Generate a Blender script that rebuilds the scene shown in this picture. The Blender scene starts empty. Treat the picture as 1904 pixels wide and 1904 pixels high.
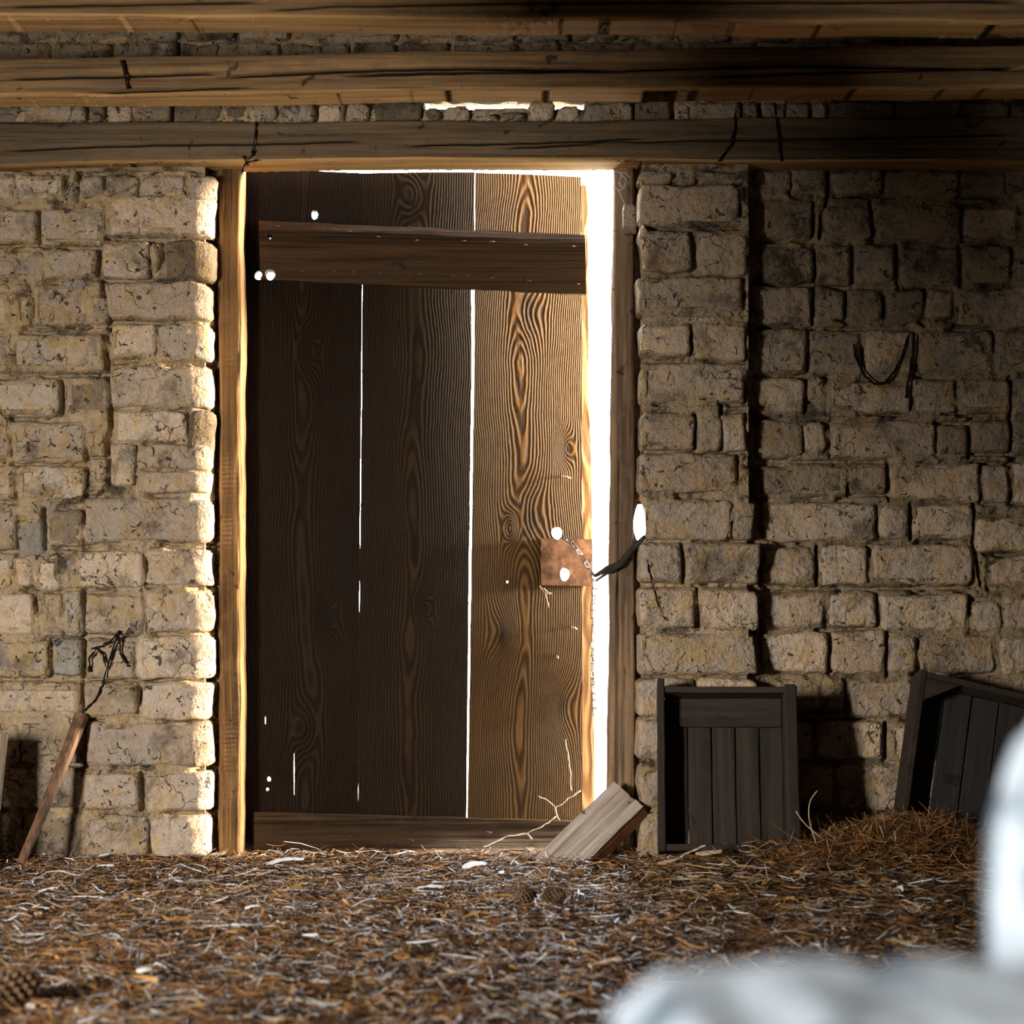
import bpy, bmesh, math, random
import numpy as np
from mathutils import Vector, Matrix, noise as mn

scn = bpy.context.scene
C = scn.collection
random.seed(7)
R = math.radians

# ------------------------------------------------------------------ camera, light, exposure
S = 0.00147          # metres per photo pixel on the wall plane (y = 0)
D = 5.0              # camera distance to the wall plane
CZ = 0.74            # camera height
cam_d = bpy.data.cameras.new('camera')
cam = bpy.data.objects.new('camera', cam_d); C.objects.link(cam)
cam.location = (0, -D, CZ); cam.rotation_euler = (R(90), 0, 0)
cam_d.sensor_width = 36.0; cam_d.lens = 36.0 * (D / S) / 1904.0
cam_d.shift_y = 148.0 / 1904.0
cam_d.clip_start = 0.05
cam_d.dof.use_dof = True; cam_d.dof.focus_distance = 5.06; cam_d.dof.aperture_fstop = 2.9
scn.camera = cam

world = bpy.data.worlds.new('sky'); scn.world = world; world.use_nodes = True
bg = world.node_tree.nodes['Background']
bg.inputs[0].default_value = (0.84, 0.92, 1.0, 1); bg.inputs[1].default_value = 40.0

def light(name, kind, loc, target=None, rot=None, **kw):
    l = bpy.data.lights.new(name, kind); o = bpy.data.objects.new(name, l); C.objects.link(o)
    o.location = loc
    if target is not None:
        o.rotation_euler = (Vector(target) - Vector(loc)).to_track_quat('-Z', 'Y').to_euler()
    if rot is not None: o.rotation_euler = rot
    for k, v in kw.items(): setattr(l, k, v)
    return o
# low hazy evening sun raking along the outside of the wall
SUN = Vector((-1.0, -0.138, -0.13))
light('sun', 'SUN', (6, 2, 3), target=Vector((6, 2, 3)) + SUN, energy=46.0, angle=R(8), color=(1, 0.76, 0.50))
# daylight falling in through the small window in the rear wall, left of the camera
light('rear_window_daylight', 'AREA', (-2.35, -3.86, 0.85), target=(0.05, 0.0, 0.42),
      energy=41.0, shape='RECTANGLE', size=0.40, size_y=0.66, spread=R(90), color=(1.0, 0.89, 0.75))
# portals that guide sky light through the openings
def portal(name, loc, rot, sx, sy):
    o = light(name, 'AREA', loc, rot=rot, shape='RECTANGLE', size=sx, size_y=sy); o.data.cycles.is_portal = True
portal('door_slit_portal', (0.25, 0.32, 1.0), (R(-90), 0, 0), 0.34, 2.2)
portal('rear_window_portal', (-2.35, -4.25, 0.85), (R(90), 0, 0), 0.46, 0.80)
portal('sky_blocker_portal', (-1.91, -5.55, 1.15), (R(90), 0, R(-90)), 1.3, 1.3)
vs = scn.view_settings
vs.view_transform = 'Standard'; vs.look = 'None'; vs.exposure = 0.0; vs.gamma = 1.0; vs.use_curve_mapping = False
scn.cycles.use_denoising = True
scn.cycles.max_bounces = 4; scn.cycles.diffuse_bounces = 3; scn.cycles.glossy_bounces = 1; scn.cycles.transmission_bounces = 0; scn.cycles.volume_bounces = 0
scn.cycles.use_adaptive_sampling = True; scn.cycles.adaptive_threshold = 0.08; scn.cycles.adaptive_min_samples = 12
scn.cycles.sample_clamp_indirect = 4.0

# ------------------------------------------------------------------ helpers
def W(px, py, y=0.0):
    k = S * (D + y) / D
    return Vector(((px - 952) * k, y, CZ - (py - 1100) * k))

def tag(o, label=None, cat=None, group=None, kind=None):
    if label: o['label'] = label
    if cat: o['category'] = cat
    if group: o['group'] = group
    if kind: o['kind'] = kind
    return o

def mesh_obj(name, verts, faces, mat, parent=None, loc=None, smooth=True):
    m = bpy.data.meshes.new(name)
    m.from_pydata([tuple(v) for v in verts], [], faces)
    m.update()
    if mat: m.materials.append(mat)
    if smooth:
        m.polygons.foreach_set('use_smooth', [True] * len(m.polygons))
    o = bpy.data.objects.new(name, m); C.objects.link(o)
    if loc is not None: o.location = loc
    if parent: o.parent = parent
    return o

def empty(name, loc, rot=(0, 0, 0)):
    o = bpy.data.objects.new(name, None); C.objects.link(o)
    o.location = loc; o.rotation_euler = rot; o.empty_display_size = 0.05
    return o

class MB:
    def __init__(s): s.v = []; s.f = []
    def add(s, v, f):
        n = len(s.v); s.v += [Vector(p) for p in v]; s.f += [tuple(i + n for i in q) for q in f]
    def box(s, a, b, mat=None):
        x0, y0, z0 = a; x1, y1, z1 = b
        v = [Vector(p) for p in ((x0,y0,z0),(x1,y0,z0),(x1,y1,z0),(x0,y1,z0),(x0,y0,z1),(x1,y0,z1),(x1,y1,z1),(x0,y1,z1))]
        if mat: v = [mat @ p for p in v]
        s.add(v, [(0,3,2,1),(4,5,6,7),(0,1,5,4),(1,2,6,5),(2,3,7,6),(3,0,4,7)])
    def tube(s, pts, r, sides=5, close=True):
        pts = [Vector(p) for p in pts]; n = len(pts)
        rr = r if isinstance(r, (list, tuple)) else [r] * n
        base = len(s.v)
        for i, p in enumerate(pts):
            t = (pts[min(i + 1, n - 1)] - pts[max(i - 1, 0)])
            t = t.normalized() if t.length > 1e-9 else Vector((0, 0, 1))
            a = t.cross(Vector((0.13, 0.95, 0.27))); a.normalize(); b = t.cross(a)
            for k in range(sides):
                an = 2 * math.pi * k / sides
                s.v.append(p + (a * math.cos(an) + b * math.sin(an)) * rr[i])
        for i in range(n - 1):
            for k in range(sides):
                k2 = (k + 1) % sides
                s.f.append((base + i*sides + k, base + i*sides + k2, base + (i+1)*sides + k2, base + (i+1)*sides + k))
        if close:
            s.f.append(tuple(base + k for k in range(sides))[::-1])
            s.f.append(tuple(base + (n-1)*sides + k for k in range(sides)))
    def build(s, name, mat, parent=None, loc=None, smooth=False):
        return mesh_obj(name, s.v, s.f, mat, parent, loc, smooth)

def fbm(x, y, z, oct=3):
    return mn.fractal(Vector((x, y, z)), 1.0, 2.0, oct)     # about -1..1

def sstep(a, b, x):
    t = max(0.0, min(1.0, (x - a) / (b - a))); return t * t * (3 - 2 * t)

# ------------------------------------------------------------------ node materials
class NT:
    def __init__(s, name):
        s.m = bpy.data.materials.new(name); s.m.use_nodes = True
        s.t = s.m.node_tree; s.t.nodes.clear()
        s.out = s.n('ShaderNodeOutputMaterial'); s.b = s.n('ShaderNodeBsdfPrincipled')
        s.t.links.new(s.b.outputs[0], s.out.inputs[0])
    def n(s, k, **kw):
        nd = s.t.nodes.new(k)
        for a, v in kw.items(): setattr(nd, a, v)
        return nd
    def put(s, sock, v):
        if isinstance(v, bpy.types.NodeSocket): s.t.links.new(v, sock)
        elif isinstance(v, (tuple, list)):
            v = tuple(v)
            if sock.type == 'RGBA' and len(v) == 3: v = v + (1,)
            sock.default_value = v
        else: sock.default_value = v
    def math(s, op, a, b=0.0, clamp=False):
        nd = s.n('ShaderNodeMath', operation=op, use_clamp=clamp); s.put(nd.inputs[0], a); s.put(nd.inputs[1], b); return nd.outputs[0]
    def vmath(s, op, a, b):
        nd = s.n('ShaderNodeVectorMath', operation=op); s.put(nd.inputs[0], a); s.put(nd.inputs[1], b); return nd.outputs[0]
    def obj(s, off=17.0):
        tc = s.n('ShaderNodeTexCoord'); oi = s.n('ShaderNodeObjectInfo')
        s.rand = oi.outputs['Random']
        cmb = s.n('ShaderNodeCombineXYZ'); r = s.math('MULTIPLY', oi.outputs['Random'], off)
        for i in range(3): s.put(cmb.inputs[i], r)
        s.raw = tc.outputs['Object']
        return s.vmath('ADD', tc.outputs['Object'], cmb.outputs[0])
    def map(s, v, sc):
        return s.vmath('MULTIPLY', v, sc)
    def noise(s, v, scale, detail=4.0, rough=0.55, dist=0.0):
        nd = s.n('ShaderNodeTexNoise'); s.put(nd.inputs['Vector'], v)
        nd.inputs['Scale'].default_value = scale; nd.inputs['Detail'].default_value = detail
        nd.inputs['Roughness'].default_value = rough; nd.inputs['Distortion'].default_value = dist
        return nd.outputs[0]
    def noisec(s, v, scale, detail=2.0):
        nd = s.n('ShaderNodeTexNoise'); s.put(nd.inputs['Vector'], v)
        nd.inputs['Scale'].default_value = scale; nd.inputs['Detail'].default_value = detail
        return nd.outputs[1]
    def vor(s, v, scale, feature='DISTANCE_TO_EDGE'):
        nd = s.n('ShaderNodeTexVoronoi', feature=feature); s.put(nd.inputs['Vector'], v); nd.inputs['Scale'].default_value = scale
        return nd.outputs['Distance']
    def ramp(s, f, a, b, lo=0.0, hi=1.0):
        nd = s.n('ShaderNodeMapRange', interpolation_type='SMOOTHSTEP'); s.put(nd.inputs[0], f)
        nd.inputs[1].default_value = a; nd.inputs[2].default_value = b; nd.inputs[3].default_value = lo; nd.inputs[4].default_value = hi
        return nd.outputs[0]
    def mix(s, f, a, b, mode='MIX'):
        nd = s.n('ShaderNodeMix', data_type='RGBA', blend_type=mode); s.put(nd.inputs[0], f); s.put(nd.inputs[6], a); s.put(nd.inputs[7], b)
        return nd.outputs[2]
    def bump(s, h, dist=0.005, st=1.0, prev=None):
        nd = s.n('ShaderNodeBump'); s.put(nd.inputs['Height'], h); nd.inputs['Distance'].default_value = dist; nd.inputs['Strength'].default_value = st
        if prev is not None: s.put(nd.inputs['Normal'], prev)
        return nd.outputs[0]
    def done(s, col, rough=0.85, normal=None, spec=0.25):
        s.put(s.b.inputs['Base Color'], col); s.put(s.b.inputs['Roughness'], rough)
        s.b.inputs['Specular IOR Level'].default_value = spec
        if normal is not None: s.put(s.b.inputs['Normal'], normal)
        return s.m

def mat_stone(name, base, mud, grey, dark=(0.045, 0.035, 0.028), worn=1.0, blotch=0.5):
    t = NT(name); v = t.obj(23.0)
    warp = t.vmath('ADD', v, t.map(t.noisec(v, 16.0, 4), (0.09, 0.09, 0.09)))
    n1 = t.noise(v, 6.0, 3, 0.6); n2 = t.noise(v, 14.0, 5, 0.68); n3 = t.noise(v, 75.0, 3, 0.7)
    col = t.mix(t.ramp(n1, 0.42, 0.62), base, grey)
    col = t.mix(t.ramp(n2, 0.50, 0.64), col, mud)
    br = t.math('ADD', t.math('MULTIPLY', t.rand, 0.42), 0.72)
    br = t.math('MULTIPLY', br, t.math('ADD', t.math('MULTIPLY', n3, 0.7), 0.65))
    cb = t.n('ShaderNodeCombineColor')
    for i in range(3): t.put(cb.inputs[i], br)
    col = t.mix(1.0, col, cb.outputs[0], 'MULTIPLY')
    # sooty blotches, pits and hairline cracks
    soot = t.math('MULTIPLY', t.ramp(t.noise(v, 8.5, 5, 0.72), 0.49, 0.68), blotch)
    col = t.mix(soot, col, dark)
    pit = t.ramp(t.noise(v, 40.0, 3, 0.6, 1.0), 0.635, 0.69)
    e = t.vor(warp, 9.0); crack = t.math('MULTIPLY', t.ramp(e, 0.004, 0.021, 1.0, 0.0), t.ramp(t.noise(v, 8.0, 2), 0.51, 0.60))
    e2 = t.vor(warp, 30.0); crack2 = t.math('MULTIPLY', t.ramp(e2, 0.004, 0.03, 1.0, 0.0), t.ramp(t.noise(v, 12.0, 2), 0.56, 0.66))
    marks = t.math('MAXIMUM', t.math('MAXIMUM', pit, crack), t.math('MULTIPLY', crack2, 0.8))
    col = t.mix(t.math('MULTIPLY', marks, 0.85 * worn), col, dark)
    h = t.math('ADD', t.math('MULTIPLY', n2, 0.9), t.math('MULTIPLY', n3, 0.45))
    h = t.math('SUBTRACT', h, t.math('MULTIPLY', pit, 0.6))
    return t.done(col, 0.92, t.bump(h, 0.020, 1.0), 0.12)

def mat_wood(name, axis, light_c, dark_c, dust=None, dustamt=0.5, grain=55.0, bump=0.004, rough=0.8, spec=0.2, cracked=False):
    t = NT(name); v = t.obj(11.0)
    lo = 1.6
    sc = {'x': (lo, grain, grain), 'y': (grain, lo, grain), 'z': (grain, grain, lo)}[axis]
    sc2 = {'x': (0.9, 9, 9), 'y': (9, 0.9, 9), 'z': (9, 9, 0.9)}[axis]
    wv = t.vmath('ADD', v, t.map(t.noisec(t.map(v, sc2), 0.6, 2), (0.03, 0.03, 0.03)))
    g1 = t.noise(t.map(wv, sc), 1.0, 4, 0.62); g2 = t.noise(t.map(v, sc2), 1.0, 4, 0.6); n3 = t.noise(v, 22.0, 5, 0.65)
    f = t.ramp(t.math('ADD', t.math('MULTIPLY', g1, 0.65), t.math('MULTIPLY', g2, 0.35)), 0.36, 0.62)
    col = t.mix(f, dark_c, light_c)
    if dust: col = t.mix(t.math('MULTIPLY', t.ramp(n3, 0.45, 0.65), dustamt), col, dust)
    at = t.n('ShaderNodeAttribute'); at.attribute_name = 'crack'
    spot = t.ramp(t.noise(v, 17.0, 3, 0.5, 0.8), 0.67, 0.73)
    col = t.mix(t.math('MULTIPLY', spot, 0.8), col, (0.02, 0.014, 0.01))
    if cracked: col = t.mix(t.ramp(at.outputs['Fac'], 0.30, 0.70), col, (0.012, 0.009, 0.007))
    h = t.math('ADD', g1, t.math('MULTIPLY', n3, 0.35))
    return t.done(col, rough, t.bump(h, bump, 1.0), spec)

def mat_plank(name, knots, xc0, seed, freq=105.0, light_c=(0.30, 0.155, 0.06), dark_c=(0.030, 0.014, 0.007)):
    """flat-sawn weathered board: nested cathedral rings, raised late wood, knots"""
    t = NT(name); tc = t.n('ShaderNodeTexCoord'); v = tc.outputs['Object']
    sp = t.n('ShaderNodeSeparateXYZ'); t.put(sp.inputs[0], v); x, z = sp.outputs[0], sp.outputs[2]
    def n1(zs, sd, xs=0.0):
        c = t.n('ShaderNodeCombineXYZ'); t.put(c.inputs[0], t.math('MULTIPLY', x, xs)); c.inputs[1].default_value = sd; t.put(c.inputs[2], t.math('MULTIPLY', z, zs))
        return t.math('SUBTRACT', t.noise(c.outputs[0], 1.0, 2, 0.5), 0.5)
    xc = t.math('ADD', t.math('MULTIPLY', n1(1.5, seed), 0.10), xc0)
    dd = t.math('ADD', t.math('MULTIPLY', n1(1.1, seed + 5.3), 0.13), 0.035)
    dx = t.math('SUBTRACT', x, xc)
    rr = t.math('SQRT', t.math('ADD', t.math('MULTIPLY', dx, dx), t.math('MULTIPLY', dd, dd)))
    rr = t.math('ADD', rr, t.math('MULTIPLY', n1(7.0, seed + 9.1, 14.0), 0.010))
    rr = t.math('ADD', rr, t.math('MULTIPLY', n1(26.0, seed + 3.1, 60.0), 0.0022))
    kd = None
    for (kx, kz, w) in knots:
        ax = t.math('SUBTRACT', x, kx); az = t.math('MULTIPLY', t.math('SUBTRACT', z, kz), 0.45)
        q = t.math('ADD', t.math('MULTIPLY', ax, ax), t.math('MULTIPLY', az, az))
        g = t.math('POWER', 2.718, t.math('MULTIPLY', q, -1.0 / (w * w)))
        rr = t.math('ADD', rr, t.math('MULTIPLY', g, 0.034))
        g2 = t.math('POWER', 2.718, t.math('MULTIPLY', q, -1.0 / (0.16 * w * w)))
        kd = g2 if kd is None else t.math('MAXIMUM', kd, g2)
    st = t.math('ADD', t.math('MULTIPLY', t.math('SINE', t.math('MULTIPLY', rr, freq * 6.283)), 0.5), 0.5)
    st = t.math('POWER', st, 1.4)
    fib = t.noise(t.map(v, (420, 420, 9)), 1.0, 3, 0.6)
    big = t.noise(v, 5.0, 4, 0.6)
    f = t.math('MULTIPLY', t.math('ADD', t.math('MULTIPLY', st, 0.75), t.math('MULTIPLY', fib, 0.35)), t.math('ADD', t.math('MULTIPLY', big, 0.9), 0.45), True)
    col = t.mix(f, dark_c, light_c)
    if kd is not None: col = t.mix(t.math('MULTIPLY', kd, 0.8), col, (0.012, 0.007, 0.004))
    h = t.math('ADD', t.math('MULTIPLY', st, 0.8), t.math('MULTIPLY', fib, 0.35))
    return t.done(col, 0.66, t.bump(h, 0.0045, 1.0), 0.08)

def mat_plain(name, col, rough=0.8, spec=0.2, metal=0.0, nscale=30.0, var=0.5, bump=0.001):
    t = NT(name); v = t.obj(9.0); n = t.noise(v, nscale, 5, 0.6)
    c2 = tuple(c * (1 - var) for c in col)
    t.b.inputs['Metallic'].default_value = metal
    return t.done(t.mix(t.ramp(n, 0.35, 0.65), c2, col), rough, t.bump(n, bump, 0.8), spec)

M = {}
M['brick'] = mat_stone('mud_brick_clay', (0.56, 0.435, 0.325), (0.52, 0.375, 0.205), (0.50, 0.42, 0.345), blotch=0.6)
M['brick_sooty'] = mat_stone('mud_brick_sooty', (0.38, 0.30, 0.22), (0.36, 0.26, 0.15), (0.28, 0.24, 0.20), blotch=0.9)
M['brick_dark'] = mat_stone('mud_brick_dark', (0.24, 0.185, 0.13), (0.26, 0.19, 0.10), (0.17, 0.14, 0.11), blotch=0.6)
M['brick_grey'] = mat_stone('mud_brick_grey', (0.36, 0.32, 0.27), (0.38, 0.30, 0.20), (0.33, 0.31, 0.28), blotch=0.4)
M['mortar'] = mat_stone('mud_mortar', (0.46, 0.355, 0.225), (0.44, 0.315, 0.165), (0.36, 0.295, 0.215), blotch=0.9, worn=1.0)
M['beam'] = mat_wood('old_beam_wood', 'x', (0.31, 0.19, 0.088), (0.095, 0.058, 0.029), (0.16, 0.124, 0.082), 0.55, 60, 0.006, cracked=True)
M['beam_lit'] = mat_wood('lit_beam_underside', 'x', (0.56, 0.34, 0.14), (0.24, 0.14, 0.06), None, 0.0, 60, 0.004)  # paler wood paints floor-bounced light onto the beam undersides
M['lintel'] = mat_wood('lintel_wood', 'x', (0.19, 0.13, 0.075), (0.065, 0.046, 0.029), (0.115, 0.098, 0.076), 0.6, 55, 0.006, cracked=True)
M['post'] = mat_wood('post_wood', 'z', (0.27, 0.155, 0.064), (0.075, 0.043, 0.019), (0.20, 0.132, 0.072), 0.5, 70, 0.009)
M['post_r'] = mat_wood('grey_post_wood', 'z', (0.30, 0.20, 0.12), (0.09, 0.06, 0.04), (0.20, 0.15, 0.11), 0.5, 55, 0.006)
M['ledge'] = mat_wood('ledge_wood', 'x', (0.070, 0.040, 0.020), (0.016, 0.009, 0.005), None, 0.0, 140, 0.005, 0.75, 0.1)
M['ledge_low'] = mat_wood('low_ledge_wood', 'x', (0.065, 0.037, 0.018), (0.012, 0.008, 0.005), (0.06, 0.042, 0.025), 0.3, 90, 0.007, 0.8, 0.1)
M['crate'] = mat_wood('crate_wood', 'z', (0.052, 0.041, 0.033), (0.024, 0.019, 0.016), (0.04, 0.034, 0.03), 0.6, 45, 0.003)
M['crate_grey'] = mat_wood('grey_crate_wood', 'z', (0.040, 0.040, 0.040), (0.024, 0.024, 0.025), (0.034, 0.035, 0.036), 0.6, 40, 0.003)
M['crate_x'] = mat_wood('crate_board_wood', 'x', (0.055, 0.041, 0.032), (0.025, 0.019, 0.016), (0.04, 0.033, 0.029), 0.6, 45, 0.003)
M['prop'] = mat_wood('bleached_plank', 'x', (0.52, 0.46, 0.40), (0.17, 0.12, 0.09), (0.40, 0.36, 0.34), 0.5, 60, 0.006)
M['prop_side'] = mat_wood('red_brown_plank_edge', 'x', (0.36, 0.155, 0.07), (0.14, 0.06, 0.03), None, 0, 60, 0.004)
M['stick'] = mat_wood('stick_wood', 'z', (0.24, 0.125, 0.07), (0.07, 0.04, 0.026), None, 0, 70, 0.003, 0.55, 0.4)
M['board_pale'] = mat_wood('pale_board', 'z', (0.40, 0.30, 0.20), (0.18, 0.13, 0.09), None, 0, 60, 0.003)
M['rust'] = mat_plain('rusty_plate', (0.30, 0.155, 0.085), 0.55, 0.4, 0.25, 26, 0.65, 0.002)
M['iron'] = mat_plain('chain_iron', (0.16, 0.13, 0.12), 0.45, 0.5, 0.7, 60, 0.5)
M['nail'] = mat_plain('nail_iron', (0.16, 0.10, 0.065), 0.5, 0.5, 0.5, 60, 0.4)
M['crack'] = mat_plain('sooty_crack', (0.018, 0.014, 0.011), 0.95, 0.05)
M['strap'] = mat_plain('old_strap', (0.05, 0.04, 0.033), 0.8, 0.2)
M['web'] = mat_plain('dusty_cobweb', (0.45, 0.36, 0.25), 0.9, 0.1, 0, 40, 0.3)
M['web_white'] = mat_plain('pale_cobweb', (0.75, 0.76, 0.80), 0.8, 0.2, 0, 40, 0.2)
M['soot_web'] = mat_plain('sooty_cobweb', (0.020, 0.018, 0.017), 0.95, 0.05)
M['soil'] = mat_plain('litter_soil', (0.040, 0.025, 0.015), 0.9, 0.1, 0, 18, 0.7, 0.01)
M['cone'] = mat_plain('pine_cone_scale', (0.20, 0.125, 0.075), 0.8, 0.2, 0, 50, 0.6)
M['feather'] = mat_plain('white_down', (0.90, 0.90, 0.93), 0.7, 0.2, 0, 60, 0.12)
M['chip'] = mat_plain('pale_wood_chip', (0.72, 0.56, 0.40), 0.7, 0.2, 0, 60, 0.35)
M['roof'] = mat_wood('roof_boards', 'x', (0.12, 0.08, 0.05), (0.05, 0.035, 0.022), None, 0, 40)
M['room'] = mat_stone('room_wall_plaster', (0.30, 0.235, 0.16), (0.28, 0.20, 0.11), (0.24, 0.20, 0.15))
M['yard'] = mat_plain('sunlit_yard_ground', (0.42, 0.38, 0.30), 0.95, 0.1, 0, 3, 0.3)
def whitewash():
    t = NT('weathered_whitewash'); v = t.obj(5.0)
    n = t.noise(v, 11.0, 5, 0.6, 0.4); n2 = t.noise(v, 60.0, 4, 0.6)
    col = t.mix(t.ramp(n, 0.52, 0.66), (0.84, 0.86, 0.86), (0.13, 0.17, 0.19))
    return t.done(col, 0.9, t.bump(t.math('ADD', n, t.math('MULTIPLY', n2, 0.3)), 0.01, 0.8), 0.15)
M['whitewash'] = whitewash()
def straw_mat():
    t = NT('straw_and_needles'); a = t.n('ShaderNodeAttribute'); a.attribute_name = 'tint'
    return t.done(a.outputs['Color'], 0.36, None, 0.7)
M['straw'] = straw_mat()

# ------------------------------------------------------------------ structure: room shell
def floor_h(x, y):
    h = 0.010 * fbm(x * 1.3, y * 1.3, 3.1) + 0.006 * fbm(x * 6, y * 6, 8.0)
    h += 0.055 * sstep(0.30, 0.75, x) * sstep(-1.3, -0.25, y)
    h += 0.060 * math.exp(-((x - 1.05) / 0.20) ** 2 - ((y + 0.26) / 0.17) ** 2)
    h += 0.020 * sstep(0.30, 0.42, x) * math.exp(-((x - 0.50) / 0.16) ** 2 - ((y + 0.35) / 0.16) ** 2)
    return h
def make_floor():
    xs = np.concatenate([np.linspace(-3.7, -1.7, 12)[:-1], np.linspace(-1.7, 1.8, 141), np.linspace(1.8, 3.1, 10)[1:]])
    ys = np.concatenate([np.linspace(-4.24, -3.4, 8)[:-1], np.linspace(-3.4, 0.16, 143)])
    v = [(x, y, floor_h(x, y)) for y in ys for x in xs]; nx = len(xs)
    f = [(j*nx+i, j*nx+i+1, (j+1)*nx+i+1, (j+1)*nx+i) for j in range(len(ys)-1) for i in range(nx-1)]
    o = mesh_obj('floor', v, f, M['soil']); tag(o, kind='structure'); return o
make_floor()
def solid(name, boxes, mat, parent=None):
    b = MB()
    for a, c in boxes: b.box(a, c)
    o = b.build(name, mat, parent); 
    if not parent: tag(o, kind='structure')
    return o
solid('ground_outside', [((-30, 0.17, -0.12), (30, 40, -0.02)), ((-30, -40, -0.12), (30, -4.24, -0.02)), ((-30, -4.24, -0.12), (-3.9, 0.17, -0.02)), ((3.2, -4.24, -0.12), (30, 0.17, -0.02))], M['yard'])
solid('ceiling', [((-3.9, -6.80, 2.55), (3.2, 0.17, 2.63))], M['roof'])  # carried on past the room to roof the added shell
LX = -3.7
solid('wall_left', [((LX-0.2, -4.24, -0.1), (LX, 0.17, 2.6))], M['room'])
solid('wall_right', [((3.0, -6.80, -0.1), (3.2, 0.17, 2.6))], M['room'])
# rear wall: a small window at the left lets the daylight in, the camera looks through a broken opening
RY0, RY1 = -4.24, -3.88
solid('wall_rear', [((LX, RY0, -0.1), (-2.58, RY1, 2.6)), ((-2.58, RY0, 1.25), (-2.12, RY1, 2.6)), ((-2.58, RY0, -0.1), (-2.12, RY1, 0.45)), ((-2.12, RY0, -0.1), (-0.98, RY1, 2.6)),
                    ((-0.98, RY0, 1.60), (0.48, RY1, 2.6)), ((-0.98, RY0, -0.1), (0.04, RY1, 0.36)), ((0.48, RY0, -0.1), (3.0, RY1, 2.6))], M['room'])
# added shell round the camera, keeps sky fill out; its one opening lights the whitewash
solid('wall_sky_blocker', [((-2.1, -6.6, -0.1), (3.0, -6.4, 2.6)), ((-2.1, -6.4, -0.1), (-1.9, -6.2, 2.6)), ((-2.1, -4.9, -0.1), (-1.9, RY0, 2.6)),
                       ((-2.1, -6.2, -0.1), (-1.9, -4.9, 0.5)), ((-2.1, -6.2, 1.8), (-1.9, -4.9, 2.6))], M['room'])
xL = W(396, 0, 0.0).x; xR = W(1194, 0, 0.0).x
zt = W(0, 200).z
hx0, hx1 = W(775, 0, 0.1).x, W(1085, 0, 0.1).x
hz0, hz1 = W(0, 214, 0.1).z, W(0, 186, 0.1).z
xS = W(1392, 0, 0.0).x      # edge of the right pier; the wall steps back behind it
core = MB()
tear = W(1190, 968, 0.05)
core.box((LX, 0.045, -0.1), (xL - 0.03, 0.17, 2.55)); core.box((xL - 0.03, 0.11, -0.1), (W(412, 0, 0.1).x, 0.169, 2.0))
core.box((xR + 0.03, 0.045, -0.1), (xS - 0.02, 0.17, 2.55))
core.box((W(1180, 0, 0.1).x, 0.125, -0.1), (xR + 0.03, 0.17, tear.z - 0.055)); core.box((W(1180, 0, 0.1).x, 0.125, tear.z + 0.05), (xR + 0.03, 0.17, 2.0))
core.box((xS - 0.02, 0.115, -0.1), (3.0, 0.17, 2.55))
core.box((xL - 0.03, 0.045, 2.0), (hx0, 0.17, 2.55))
core.box((hx1, 0.045, 2.0), (xR + 0.03, 0.17, 2.55))
core.box((hx0, 0.045, hz1), (hx1, 0.17, 2.55)); core.box((hx0, 0.045, 2.0), (hx1, 0.17, hz0))
wall = core.build('wall_back', M['mortar']); tag(wall, kind='structure')
REC = 0.075

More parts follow.
